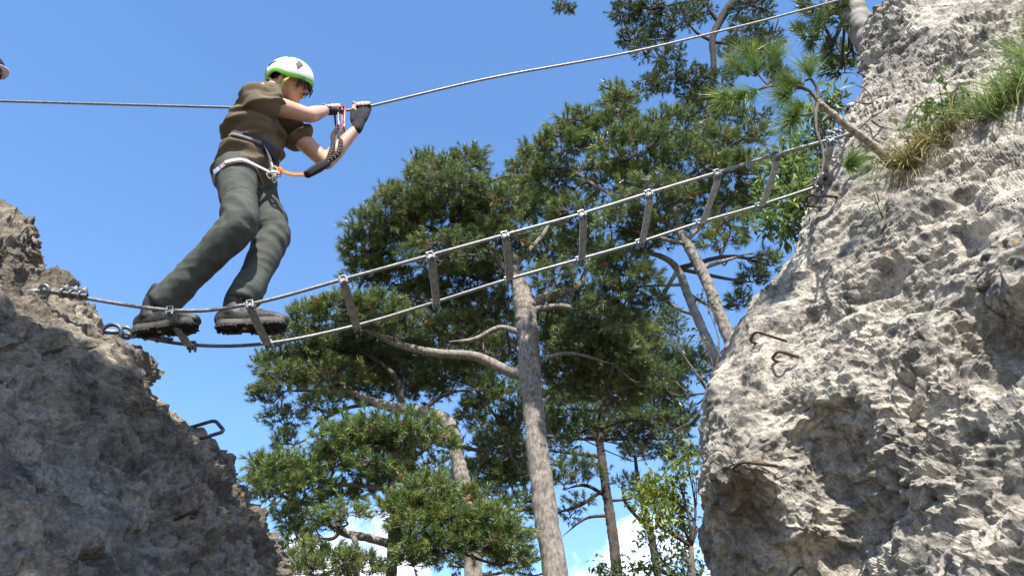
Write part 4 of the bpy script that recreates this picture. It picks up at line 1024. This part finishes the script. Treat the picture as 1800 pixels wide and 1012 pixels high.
def boot(root, O, f, u, flip=1):
    """walking boot: leather upper, lugged sole, laces; O is the point on the sole under the ankle"""
    f = unit(f); u = unit(u - f * (u @ f)); s = np.cross(u, f)
    def q(t, h, w=0): return O + f * t + u * h + s * w
    up = [chain([q(-.078, .062), q(-.03, .066), q(.04, .068), (q(.10, .060)), q(.16, .050), q(.212, .044)], [.034, .041, .041, .045, .048, .036], 22, 20, [.042, .046, .050, .042, .033, .026], s),
          chain([q(-.028, .07), q(-.030, .13), q(-.024, .185), q(-.01, .235)], [.048, .047, .052, .05], 12, 18, [.054, .052, .056, .05], s, .3),
          chain([q(.02, .10), q(.07, .083), (q(.13, .066))], [.036, .034, .03], 10, 14, [.03, .026, .02], s)]
    V, Nn, Fc = fuse(up, .006, 5)
    V = V + Nn * (.0022 * fbm(V * 40, 3, 2))[:, None]
    part = empty('boot', O, None, None); part.parent = root; part.matrix_parent_inverse = root.matrix_basis.inverted()
    build('upper', V, Fc, M_boot, part)
    tt = np.concatenate([np.linspace(-.095, .235, 34)])
    wd = np.interp(tt, [-.095, -.085, -.06, -.02, .03, .08, .14, .19, .215, .228, .235], [.004, .026, .037, .038, .036, .042, .050, .047, .036, .022, .003])
    def slab(h0, h1, grow, mt, nm):
        L_ = [(t, w * grow) for t, w in zip(tt, wd)]
        ring = L_ + [(t, -w) for t, w in L_[::-1]]
        rise = lambda t: .010 * max(0, (t - .15) / .085) ** 2 + .004 * max(0, (-.05 - t) / .045)
        v = [q(t, h + rise(t), w) for h in (h0, h1) for t, w in ring]
        n = len(ring); fs = [[i, (i + 1) % n, n + (i + 1) % n, n + i] for i in range(n)]
        m = len(tt)
        for k in range(2):
            fs += [[k * n + i, k * n + i + 1, k * n + n - 2 - i, k * n + n - 1 - i] for i in range(m - 1)]
        return build(nm, v, fs, mt, part, False)
    slab(.016, .036, 1.0, M_mid, 'midsole')
    mb = MB(); slv = slab(.007, .0162, 1.04, M_sole, 'outsole')
    lug = MB(); r = np.random.default_rng(3)
    for i, t in enumerate(np.linspace(-.082, .215, 17)):
        if .025 < t < .055: continue
        w = np.interp(t, tt, wd); ri = .010 * max(0, (t - .15) / .085) ** 2
        for sg in (-1, 1):
            lug.add(*box(q(t, .003 + ri, sg * (w - .010)), .0066 * r.uniform(.8, 1.25), .0125 * r.uniform(.8, 1.15), .0042 * r.uniform(.7, 1.2), f, s, u))
            if i % 2 and w > .035: lug.add(*box(q(t + .004, .003 + ri, sg * .014), .007, .008, .0045, f, s, u))
    lg = lug.out('sole_lugs', M_sole, slv, False); lg['kind'] = 'stuff'
    th = np.linspace(0, 2 * np.pi, 8, endpoint=False)
    cpt = q(.042, .0052, 0)
    bv = [cpt + f * .011 * math.cos(a) + s * .008 * math.sin(a) + u * h for h in (-.002, .002) for a in th]
    bfc = [[i, (i + 1) % 8, 8 + (i + 1) % 8, 8 + i] for i in range(8)] + [[0, 1, 2, 3], [0, 3, 4, 7], [4, 5, 6, 7], [8, 9, 10, 11], [8, 11, 12, 15], [12, 13, 14, 15]]
    build('sole_badge', bv, bfc, M_logo, slv, False)
    lc = MB()
    for i, (t, h, w) in enumerate([(.128, .090, .022), (.098, .108, .024), (.068, .124, .026), (.040, .140, .030), (.022, .158, .036)]):
        lc.add(*tube(catmull([q(t - .012, h - .016, -w * 1.25), q(t, h, -w * .5), q(t + .004, h + .003, 0), q(t - .004, h + .004, w * .5), q(t - .014, h - .012, w * 1.25)], 12), .0028, 6))
    l_ = lc.out('laces', M_lace, part); l_['kind'] = 'stuff'
    tn = tube(catmull([q(.055, .132, -.02), q(.035, .17, -.022), q(.0, .185, -.03)], 8), .012, 8)
    return part

def person(name, label, J, M, torso_r, gloves=True, boots=None, vox=1.0):
    root = empty(name, J['base'], label, 'person')
    pel = (J['RH'] + J['LH']) / 2; up = unit(J['NK'] - pel)
    right = unit(J['RS'] - J['LS']); right = unit(right - up * (right @ up)); fwd = np.cross(up, right)
    hipr = unit(J['RH'] - J['LH'])
    tl = np.linalg.norm(J['NK'] - pel)
    hf, hu = unit(J['hf']), J['hu']; hu = unit(hu - hf * (hu @ hf)); hr = np.cross(hf, hu); H = J['HC']
    # skin: head, neck, trunk, arms, hands and legs in one surface
    sk = [ball(H, .076, .095, .102, hr, hf, hu, 22, 16),
          chain([H + hf * .025 - hu * .02, H + hf * .042 - hu * .07, H + hf * .062 - hu * .108], [.064, .054, .026], 10, 16, [.066, .048, .028], hr),
          chain([H + hf * .092 + hu * .012, H + hf * .108 - hu * .022, H + hf * .112 - hu * .036], [.008, .0115, .015], 8, 10),
          ball(H + hf * .088 - hu * .066, .026, .014, .011, hr, hf, hu), ball(H + hf * .088 + hu * .026, .05, .012, .010, hr, hf, hu),
          chain([J['NK'] - up * .03, (J['NK'] + H) / 2 - hf * .01, H - hu * .06 - hf * .012], [.064, .056, .056], 8, 16),
          chain([pel, pel + up * tl * .5, J['NK'] - up * .06], [.13, .125, .12], 10, 18, [.09, .09, .08], right)]
    for k in (-1, 1):
        sk.append(ball(H + hr * .084 * k - hf * .002 - hu * .020, .012, .020, .032, hr, hf * .95 + hu * .1, hu, 14, 10))
    gl = []
    for sd in 'RL':
        S, E_, W = J[sd + 'S'], J[sd + 'E'], J[sd + 'W']
        sk.append(chain([S, S + (E_ - S) * .5, E_], [.052, .050, .040], 12, 16))
        sk.append(chain([E_, E_ + (W - E_) * .28, E_ + (W - E_) * .65, W], [.041, .044, .036, .027], 14, 16))
        a, b = hand(W, J[sd + 'G'], J['cd'], J.get(sd + 't', -1))
        sk += a; gl.append((sd, b))
        Hh, Kk, Aa = J[sd + 'H'], J[sd + 'K'], J[sd + 'A']
        sk.append(chain([Hh, Kk], [.075, .052], 8, 14)); sk.append(chain([Kk, Kk + (Aa - Kk) * .6], [.05, .04], 8, 14))
    V, Nn, Fc = fuse(sk, .0058 * vox, 3)
    body = build('body', V, Fc, M_skin, root)
    # shirt
    P0 = pel - up * .055
    sh = [chain([P0, pel + up * tl * .22, pel + up * tl * .48, pel + up * tl * .72, pel + up * tl * .90, J['NK'] + up * .005], torso_r[0], 26, 30, torso_r[1], right, .25)]
    for sd in 'RL':
        S, E_ = J[sd + 'S'], J[sd + 'E']; inn = (pel + up * tl * .84) * .5 + S * .5
        e = S + (E_ - S) * J.get('sleeve', .52)
        sh.append(chain([inn, S, (S + e) / 2, e], [.070, .070, .066, .069] if J.get('sleeve', .5) < .5 else [.082, .074, .064, .056], 16, 20, cap=.06))
    V, Nn, Fc = fuse(sh, .0085 * vox, 30, .6)
    loc = V - pel
    fd = unit(fwd * .85 + up * .5 + right * .1)
    ac = np.cross(fd, right)
    c1 = loc @ fd; c2 = loc @ ac; c3 = loc @ right
    q = np.stack([c1 * 3.4, c2 * 14, c3 * 5], -1)
    w1 = 1 - 2 * np.abs(fbm(q + 3.1, 5, 2)); q2 = np.stack([c1 * 6, c2 * 26, c3 * 9], -1)
    disp = .032 * w1 - .004 + .010 * (1 - 2 * np.abs(vnoise(q2, 8)))
    hgt = loc @ up
    disp += .014 * np.exp(-((hgt - .20) / .05) ** 2) - .012 * np.exp(-((hgt - .13) / .025) ** 2)
    V = V + Nn * disp[:, None]
    shirt = build('shirt', V, Fc, M['shirt'], root); bs = bvh_of(V, Fc)
    # trousers
    tr = [chain([pel + up * .075, pel + up * .02, pel - up * .05, pel - up * .09], [.150, .165, .165, .12], 12, 26, [.115, .125, .128, .10], hipr, .3)]
    for sd in 'RL':
        Hh, Kk, Aa = J[sd + 'H'], J[sd + 'K'], J[sd + 'A']
        tr.append(chain([Hh + up * .02, Hh + (Kk - Hh) * .5, Kk + fwd * .006], [.096, .089, .072], 14, 22, cap=.8))
        tr.append(chain([Kk + fwd * .006, Kk + (Aa - Kk) * .35, Kk + (Aa - Kk) * .95], [.072, .075, .066], 16, 22, cap=.1))
    V, Nn, Fc = fuse(tr, .0074 * vox, 6)
    dsp = 0
    for sd in 'RL':
        Hh, Kk, Aa = J[sd + 'H'], J[sd + 'K'], J[sd + 'A']
        for A_, B_, c0, amp in ((Hh, Kk, .85, .011), (Kk, Aa, .08, .013), (Kk, Aa, .85, .009), (Hh, Kk, .2, .008)):
            ax = unit(B_ - A_); l = np.linalg.norm(B_ - A_)
            t = ((V - A_) @ ax) / l; rad = np.linalg.norm((V - A_) - ((V - A_) @ ax)[:, None] * ax, axis=1)
            m = (rad < .13) * np.exp(-((t - c0) / .25) ** 2)
            qq = np.stack([(V @ ax) * 12 + 6 * ((V - A_) @ right), ((V - A_) @ fwd) * 4.5, ((V - A_) @ right) * 4.5], -1)
            dsp = dsp + amp * m * (1 - 2 * np.abs(fbm(qq, 17, 2)))
    dsp = dsp + .008 * fbm(V * np.array([9, 9, 5]), 31, 3) + .0022 * (1 - 2 * np.abs(vnoise(V * np.array([11, 11, 24]) + 3 * V[:, [1]], 37)))
    V = V + Nn * dsp[:, None]
    tro = build('trousers', V, Fc, M['trousers'], root); bt = bvh_of(V, Fc)
    if gloves:
        for sd, g in gl:
            V, Nn, Fc = fuse(g, .0042, 3)
            V = V + Nn * (.0012 * fbm(V * 70, 4, 2))[:, None]
            build('glove', V, Fc, M_glove, root)
    if boots:
        for sd in 'RL': boot(root, J[sd + 'O'], J[sd + 'f'], J[sd + 'u'])
    fr = dict(root=root, pel=pel, up=up, right=right, fwd=fwd, tl=tl, H=H, hf=hf, hu=hu, hr=hr, bs=bs, bt=bt, body=body, shirt=shirt, tro=tro)
    return fr

rz = nearW[0][2] - .026; lz = nearW[1][2] - .026
J = dict(RA=P(300, 527, 3.13), LA=P(428, 533, 3.16), RK=P(425, 392, 2.98), LK=P(482, 412, 3.22), RH=P(412, 302, 3.06), LH=P(443, 312, 3.22),
         NK=P(474, 166, 3.01), RS=P(448, 176, 2.91), LS=P(503, 220, 3.16), HC=P(508, 146, 3.03), RE=P(543, 203, 3.05), RW=P(573, 194, 3.19), LE=P(573, 286, 3.24), LW=P(627, 226, 3.235),
         RG=HAND_R, LG=HAND_L, cd=HAND_L - HAND_R, hf=np.array([.92, -.06, -.26]), hu=np.array([.32, -.42, .85]), sleeve=.40)
J['RO'] = np.array([J['RA'][0] - .045, 3.13, rz]); J['LO'] = np.array([J['LA'][0] - .01, 3.16, lz])
J['Rf'] = np.array([.92, -.26, -.05]); J['Lf'] = np.array([.99, -.03, .01])
J['Ru'] = np.array([.0, -.05, 1.]); J['Lu'] = np.array([0, .02, 1.])
J['RA'] = J['RO'] + np.array([-.0, 0, .13]); J['LA'] = J['LO'] + np.array([0, 0, .13])
J['base'] = (J['RO'] + J['LO']) / 2
K = person('person', 'person in olive T-shirt and grey-green trousers stepping along the cable bridge', J, dict(shirt=M_shirt, trousers=M_trouser),
           ([.168, .158, .158, .154, .132, .064], [.128, .120, .114, .108, .088, .064]), boots=True)
root, H, hf, hu, hr = K['root'], K['H'], K['hf'], K['hu'], K['hr']
pel, up, right, fwd = K['pel'], K['up'], K['right'], K['fwd']

# face
for k in (-1, 1):
    build('eye', *ball(H + hf * .084 + hr * .031 * k + hu * .004, .013, .008, .0055, hr, hf, hu, 12, 8), M_eye, root)
    build('eyebrow', *tube(catmull([H + hf * .090 + hr * .014 * k + hu * .021, H + hf * .090 + hr * .032 * k + hu * .027, H + hf * .078 + hr * .052 * k + hu * .020], 8), [.003, .0045, .005, .005, .0045, .004, .003, .002], 6), M_hair, root)
build('mouth', *ball(H + hf * .0985 - hu * .067, .020, .0055, .0055, hr, hf, hu, 14, 8), M_lip, root)
# hair under and in front of the helmet
hp = [ball(H - hf * .014 + hu * .006, .078, .092, .104, hr, hf, hu, 20, 14), ball(H - hf * .05 - hu * .05, .062, .05, .055, hr, hf, hu, 16, 12)]
rh = np.random.default_rng(12)
for k in range(44):
    a = rh.uniform(-1.0, 1.0); ln_ = rh.uniform(.035, .085)
    s0 = H + hf * .084 * math.cos(a) + hr * .082 * math.sin(a) + hu * .052
    s1 = s0 + hf * .026 + hu * -.012 + hr * rh.normal(0, .008)
    s2 = s1 - hu * ln_ * .6 + hf * rh.normal(.008, .006) + hr * rh.normal(0, .012)
    s3 = s2 - hu * ln_ * .5 + hf * rh.normal(-.004, .01) + hr * rh.normal(0, .014)
    hp.append(tube(catmull([s0, s1, s2, s3], 9), np.linspace(.0068, .0015, 9), 6))
for k in range(14):
    a = rh.uniform(2.0, 3.9)
    s0 = H + hf * .085 * math.cos(a) + hr * .078 * math.sin(a) - hu * .03
    hp.append(tube(catmull([s0, s0 - hu * .03 + hf * rh.normal(-.012, .006), s0 - hu * rh.uniform(.05, .075) + hf * rh.normal(-.012, .01)], 7), np.linspace(.008, .002, 7), 6))
hm = MB()
for v, f in hp: hm.add(v, f)
o = hm.out('hair', M_hair, root); o['kind'] = 'stuff'
# helmet
Hc = H + hu * .022 - hf * .004
RA_, RF_, RU_ = .110, .134, .118
nph = 64; ph = np.linspace(0, 2 * np.pi, nph, endpoint=False)
def rim_h(p): return -.034 + .030 * np.exp(-((np.abs(((p + np.pi) % (2 * np.pi)) - np.pi) - 1.85) / .42) ** 2) + .022 * (np.cos(p) > 0) * np.cos(p) - .022 * (np.cos(p) < 0) * np.abs(np.cos(p))
def shell(scale, t, p):
    """t 0 at the crown, 1 at the rim"""
    z = rim_h(p) / RU_; th = np.arccos(np.clip(z, -1, 1)) * t
    rb = 1 + .018 * np.cos(3 * p) * np.sin(th) ** 2
    return Hc + (scale * RF_ * rb * np.sin(th) * np.cos(p))[..., None] * hf + (scale * RA_ * rb * np.sin(th) * np.sin(p))[..., None] * hr + (scale * RU_ * np.cos(th))[..., None] * hu
rows_ = [shell(1.0, np.full(nph, t), ph) for t in np.linspace(.001, 1, 26)] + [shell(.93, np.full(nph, t), ph) for t in np.linspace(1, .3, 10)]
hel = build('helmet', np.concatenate(rows_), grid_faces(len(rows_), nph), M_white, root)
rim = shell(1.004, np.full(nph, .985), ph); rim = np.vstack([rim, rim[:1]])
t1 = np.linspace(.93, 1.0, 4)
band = [shell(1.012, np.full(nph, t), ph) for t in np.linspace(.90, 1.0, 5)] + [shell(.985, np.full(nph, t), ph) for t in (1.012, .96)]
build('helmet_rim', np.concatenate(band), grid_faces(len(band), nph), M_green, hel)
def vent(cells):
    c = np.array(cells); k = 7
    a, b_ = np.meshgrid(np.linspace(0, 1, k), np.linspace(0, 1, k), indexing='ij')
    tp2 = (c[0] * ((1 - a) * (1 - b_))[..., None] + c[1] * ((1 - a) * b_)[..., None] + c[2] * (a * b_)[..., None] + c[3] * (a * (1 - b_))[..., None]).reshape(-1, 2)
    o_ = shell(1.008, tp2[:, 0], tp2[:, 1]); i_ = shell(.96, tp2[:, 0], tp2[:, 1])
    f1 = grid_faces(k, k, False); n = k * k
    ed = [j for j in range(k - 1)]
    side_f = []
    for j in range(k - 1):
        side_f += [[j, j + 1, n + j + 1, n + j], [n - k + j, n - k + j + 1, 2 * n - k + j + 1, 2 * n - k + j], [j * k, j * k + k, n + j * k + k, n + j * k], [j * k + k - 1, j * k + 2 * k - 1, n + j * k + 2 * k - 1, n + j * k + k - 1]]
    build('vent', np.concatenate([o_, i_]), np.concatenate([f1, f1 + n, np.array(side_f)]), M_vent_shade, hel, False)  # black plate on the shell stands in for the shaded opening
def diamond(t0, p0, dt, dp): vent([(t0 - dt, p0), (t0, p0 + dp), (t0 + dt, p0 + dp * .25), (t0, p0 - dp)])
for sg in (1, -1):
    diamond(.58, sg * .85, .19, .21); diamond(.66, sg * 2.2, .08, .26); diamond(.82, sg * 2.5, .08, .16); diamond(.36, sg * 1.5, .05, .25)
# chin strap
for k in (1, -1):
    jn = H + hr * .088 * k + hf * .012 - hu * .064
    fr_ = shell(.97, np.array([1.0]), np.array([k * 1.15]))[0]; bk_ = shell(.97, np.array([1.0]), np.array([k * 2.3]))[0]
    for e in (fr_, bk_):
        build('chin_strap', *strip(catmull([e, (e + jn) / 2 + hr * .010 * k, jn], 10), .013, hf, .003), M_strapg, hel, False)
    ch = H + hf * .055 - hu * .140
    build('chin_strap', *strip(catmull([jn, jn * .5 + ch * .5 + hr * .022 * k - hu * .012, ch], 12), .013, hf, .003), M_strapg, hel, False)
    build('strap_buckle', *ball(jn, .006, .011, .013, hr, hf, hu, 10, 8), M_strapg, hel)

# ---- harness
def ring_on(bvh, c, n, a0=0, a1=2 * math.pi, k=72, off=.005, x=None, rmax=.32):
    n = unit(n); x = fwd if x is None else x; x = unit(x - n * (x @ n)); y = np.cross(n, x)
    out_ = []
    for a in np.linspace(a0, a1, k):
        d = x * math.cos(a) + y * math.sin(a)
        h = bvh.ray_cast(Vector(c + d * rmax), Vector(-d))
        r = (np.array(h[0]) - c) @ d if h[0] is not None else .15
        out_.append(r)
    out_ = np.array(out_)
    for _ in range(3): out_[1:-1] = np.maximum(out_[1:-1], (out_[:-2] + out_[2:]) / 2)
    return np.array([c + (x * math.cos(a) + y * math.sin(a)) * (r + off) for a, r in zip(np.linspace(a0, a1, k), out_)]), n
har = empty('harness', pel, 'climbing harness with navy waist belt and pale leg loops'); har.parent = root; har.matrix_parent_inverse = root.matrix_basis.inverted()
cB = pel + up * .125
rb_, nb = ring_on(K['bs'], cB, up - fwd * .05, off=.004)
build('waist_belt', *strip(rb_, .050, nb, .010), M_navy, har)
rb2, _ = ring_on(K['bs'], cB, up - fwd * .05, .6, 2 * math.pi - .6, off=.012)
build('belt_webbing', *strip(rb2, .018, nb, .004), M_webg, har)
front = rb_[0]
BK = pel + fwd * .185 + up * .012 + right * .02
build('tie_in_webbing', *strip(catmull([rb_[-6], (rb_[-6] + BK) / 2 + fwd * .012, BK], 10), .024, nb * .3 + right, .005), M_webg, har, False)
build('tie_in_webbing', *strip(catmull([(rb_[-6] + BK * 2) / 3 + fwd * .012, (rb_[-6] + BK * 5) / 6 + fwd * .012, BK + fwd * .006], 8), .022, nb * .3 + right, .006), M_webw, har, False)
for sd, e in (('R', 1), ('L', -1)):
    Hh, Kk = J[sd + 'H'], J[sd + 'K']; ax = unit(Kk - Hh)
    c = Hh + ax * .075
    rg, nn_ = ring_on(K['bt'], c, ax - up * .25 + fwd * .40, off=.004, rmax=.2, k=60)
    build('leg_loop', *strip(rg, .034, nn_, .007), M_lav, har, False)
    d = (rg - c) @ fwd; st = int(np.argmax(d))
    rgs = np.roll(rg[:-1], -st, 0)
    sel = np.concatenate([rgs[-12:], rgs[:3]]) if e == 1 else np.concatenate([rgs[-3:], rgs[:12]])
    # pale adjuster webbing over the outer front of the thigh, then up to the loop
    lat = rg[(rg - c) @ right * e > .02]; lat = lat[np.argsort(lat @ fwd)]
    lat = lat + unit(np.array([0, -1., 0])) * .006 * (1 if e == 1 else -1)
    build('leg_webbing', *strip(catmull(np.vstack([lat[len(lat) // 3:], BK - up * .01]), 26), .020, nn_, .005), M_webw, har, False)
    if e == 1: build('leg_buckle', *box(lat[len(lat) // 3], .004, .016, .018, right, unit(np.cross(nn_, right)), nn_), M_alu, har, False)
bl = BK + fwd * .012
build('belay_loop', *strip([bl + fwd * .030 * math.cos(a) + up * .034 * math.sin(a) - up * .01 for a in np.linspace(0, 2 * np.pi, 28)], .016, right, .005), M_webw, har, False)
build('belay_loop', *strip([bl + fwd * (.020 + .026 * math.cos(a)) + right * .024 * math.sin(a) - up * .014 for a in np.linspace(0, 2 * np.pi, 28)], .012, up, .005), M_webw, har, False)
build('gear_ring', *torus(bl + fwd * .018 - up * .040, .016, .022, right, up, .0035), M_alu, har)
# thigh seams, pocket mark
for sd in 'R':
    Hh, Kk = J[sd + 'H'], J[sd + 'K']; ax = unit(Kk - Hh)
    rg, nn_ = ring_on(K['bt'], Hh + ax * .26, ax + fwd * .12, off=-.001, rmax=.125, k=60)
    build('zip_seam', *strip(rg, .006, nn_, .004), M_trouser, K['tro'], False)

# ---- via ferrata lanyard clipped to the hand cable
lan = empty('lanyard', BK + fwd * .05, 'orange and black lanyard with two red carabiners clipped to the hand cable', 'lanyard')
o0 = bl + fwd * .045; o1 = P(541, 306, o0[1] + .02); o2 = P(574, 287, o0[1] + .07)
build('girth_hitch', *tube(catmull([o0 - fwd * .016 + up * .014, o0 + up * .004, o0 - fwd * .006 - up * .014], 10), .010, 10, round_cap=.008), M_orange, lan)
build('sling', *strip(catmull([o0, (o0 + o1) / 2 - np.array([0, 0, .012]), o1], 14), .020, up * .9 - right * .5, .006), M_orange, lan, False)
pd = unit(o2 - o1); pw = unit(np.cross(pd, right))
pv, pn, pf = fuse([chain([o1 - pd * .006, (o1 + o2) / 2, o2 + pd * .002], [.024, .029, .024], 12, 20, [.020, .024, .020], pw, .5)], .005, 3)
build('absorber_pouch', pv, pf, M_black, lan)
build('pouch_flap', *strip([o1 + pd * .004 - right * -.024 + pw * .006, (o1 + o2) / 2 + right * .027 + pw * .006, o2 + right * .023 + pw * .006], .016, pw, .003), M_glove, lan, False)
c1t, c2t = P(591, 190, HC_Y - .005), P(604, 191, HC_Y - .004)
c1b, c2b = P(593, 226, HC_Y - .04), P(603, 230, HC_Y - .03)
def carabiner(top, bot, lab):
    ax = unit(bot - top); l = np.linalg.norm(bot - top) + .02; w = unit(np.cross(ax, unit(P(640, 189, HC_Y) - HAND_R)))
    w = unit(J['cd'] * .9 + w * .3); w = unit(w - ax * (w @ ax))
    pts = []
    for a in np.linspace(0, 2 * np.pi, 34):
        x = math.copysign(abs(math.cos(a)) ** .7, math.cos(a)); y = math.copysign(abs(math.sin(a)) ** .8, math.sin(a))
        pts.append(top - ax * .012 + ax * l / 2 - ax * (l / 2) * y + w * (.026 + .006 * y) * x)
    c = empty('carabiner', bot); c.parent = lan; c.matrix_parent_inverse = lan.matrix_basis.inverted()
    build('frame', *tube(pts, .0058, 8, cap=False), M_red, c)
    build('gate', *tube([pts[1], pts[12]] if False else [top + ax * .018 - w * .030, bot - ax * .006 - w * .026], .0066, 8), M_alu, c)
    build('palm_lock', *tube([bot - ax * .03 + w * .026, bot + ax * .004 + w * .02], .008, 8), M_alu, c)
carabiner(c1t, c1b, 'a'); carabiner(c2t, c2b, 'b')
rl = np.random.default_rng(5)
for bt_, mid_px in ((c1b, (586, 252)), (c2b, (599, 250))):
    m1 = P(mid_px[0], mid_px[1], HC_Y - .10); m2 = P(mid_px[0] - 5, 270, HC_Y - .17)
    c = catmull([bt_ + np.array([0, 0, -.004]), (bt_ + m1) / 2 + np.array([-.012, 0, 0]), m1, m2, o2], 70)
    s_ = np.linspace(0, 1, 70)
    build('elastic_arm', *tube(c, .0135 * (1 + .26 * np.sin(s_ * 2 * np.pi * 15 + rl.uniform(0, 6))), 10, .0115 * (1 + .28 * np.cos(s_ * 2 * np.pi * 15)), right), M_black, lan)
    st_ = MB(); t, s, n = frames(c)
    for i in range(3, 68, 4):
        st_.add(*tube([c[i] + s[i] * .0138 * math.cos(a) + n[i] * .0128 * math.sin(a) + t[i] * .004 * math.sin(a * 2) for a in np.linspace(0, 6.28, 9)], .0022, 5, cap=False))
    o = st_.out('stitching', M_tan, lan); o['kind'] = 'stuff'

# ---- companion at the far left, holding the same cable
H2 = P(-27, 126, 3.45); dz = lambda x, y, z: H2 + np.array([x, y, z])
g2, g3 = P(-75, 176, 3.345), P(-130, 175, 3.35)
J2 = dict(HC=H2, NK=dz(-.03, .02, -.19), RS=dz(-.08, -.16, -.27), LS=dz(-.05, .19, -.27), RH=dz(-.10, -.09, -.75), LH=dz(-.09, .10, -.75), RK=dz(-.04, -.10, -1.17), LK=dz(-.02, .12, -1.17), RA=dz(-.10, -.10, -1.57), LA=dz(-.08, .12, -1.57),
          RE=dz(-.02, -.30, -.42), LE=dz(-.08, .30, -.36), RG=g3, LG=g2, cd=unit(g2 - g3), hf=np.array([.96, -.2, -.15]), hu=np.array([.1, 0, 1.]), sleeve=.95, base=dz(-.09, 0, -1.7))
J2['RW'] = g3 + np.array([.02, -.05, -.07]); J2['LW'] = g2 + np.array([.03, -.02, -.085])
J2['RO'] = dz(-.10, -.10, -1.70); J2['LO'] = dz(-.08, .12, -1.70); J2['Rf'] = J2['Lf'] = np.array([1., -.05, 0]); J2['Ru'] = J2['Lu'] = np.array([0, 0, 1.])
K2 = person('person', 'second person in purple jacket and peaked cap waiting on the rock beside the cable', J2, dict(shirt=M_purple, trousers=M_navy), ([.18, .175, .18, .178, .150, .07], [.135, .13, .13, .125, .10, .07]), gloves=True, boots=True, vox=1.5)
h2f, h2u, h2r = K2['hf'], K2['hu'], K2['hr']
cap_ = [np.concatenate([H2[None] * 0 + H2 + h2u * (.02 + .108 * math.cos(t)) + h2f * (.108 * math.sin(t) * math.cos(p)) + h2r * (.090 * math.sin(t) * math.sin(p)) for p in np.linspace(0, 2 * np.pi, 32, endpoint=False)]).reshape(-1, 3) for t in np.linspace(.01, 1.62, 14)]
cp = build('cap', np.concatenate(cap_), grid_faces(14, 32), M_cap, K2['root'])
br = []
for t in np.linspace(0, 1, 6):
    for a in np.linspace(-1.05, 1.05, 15):
        x = .100 * math.cos(a) + .075 * t * math.cos(a) ** .6; y = .085 * math.sin(a) * (1 - .12 * t)
        br.append(H2 + h2f * x + h2r * y + h2u * (.022 - .018 * t - .25 * y * y / .09))
br = np.array(br); top = br + h2u * .004
fb = grid_faces(6, 15, False); n_ = len(br)
edge = [(j, j + 1) for j in range(75, 89)]
fs = np.concatenate([fb, fb[:, ::-1] + n_, np.array([[a, b, b + n_, a + n_] for a, b in edge])])
build('cap_brim', np.concatenate([br, top]), fs, M_brim, cp)
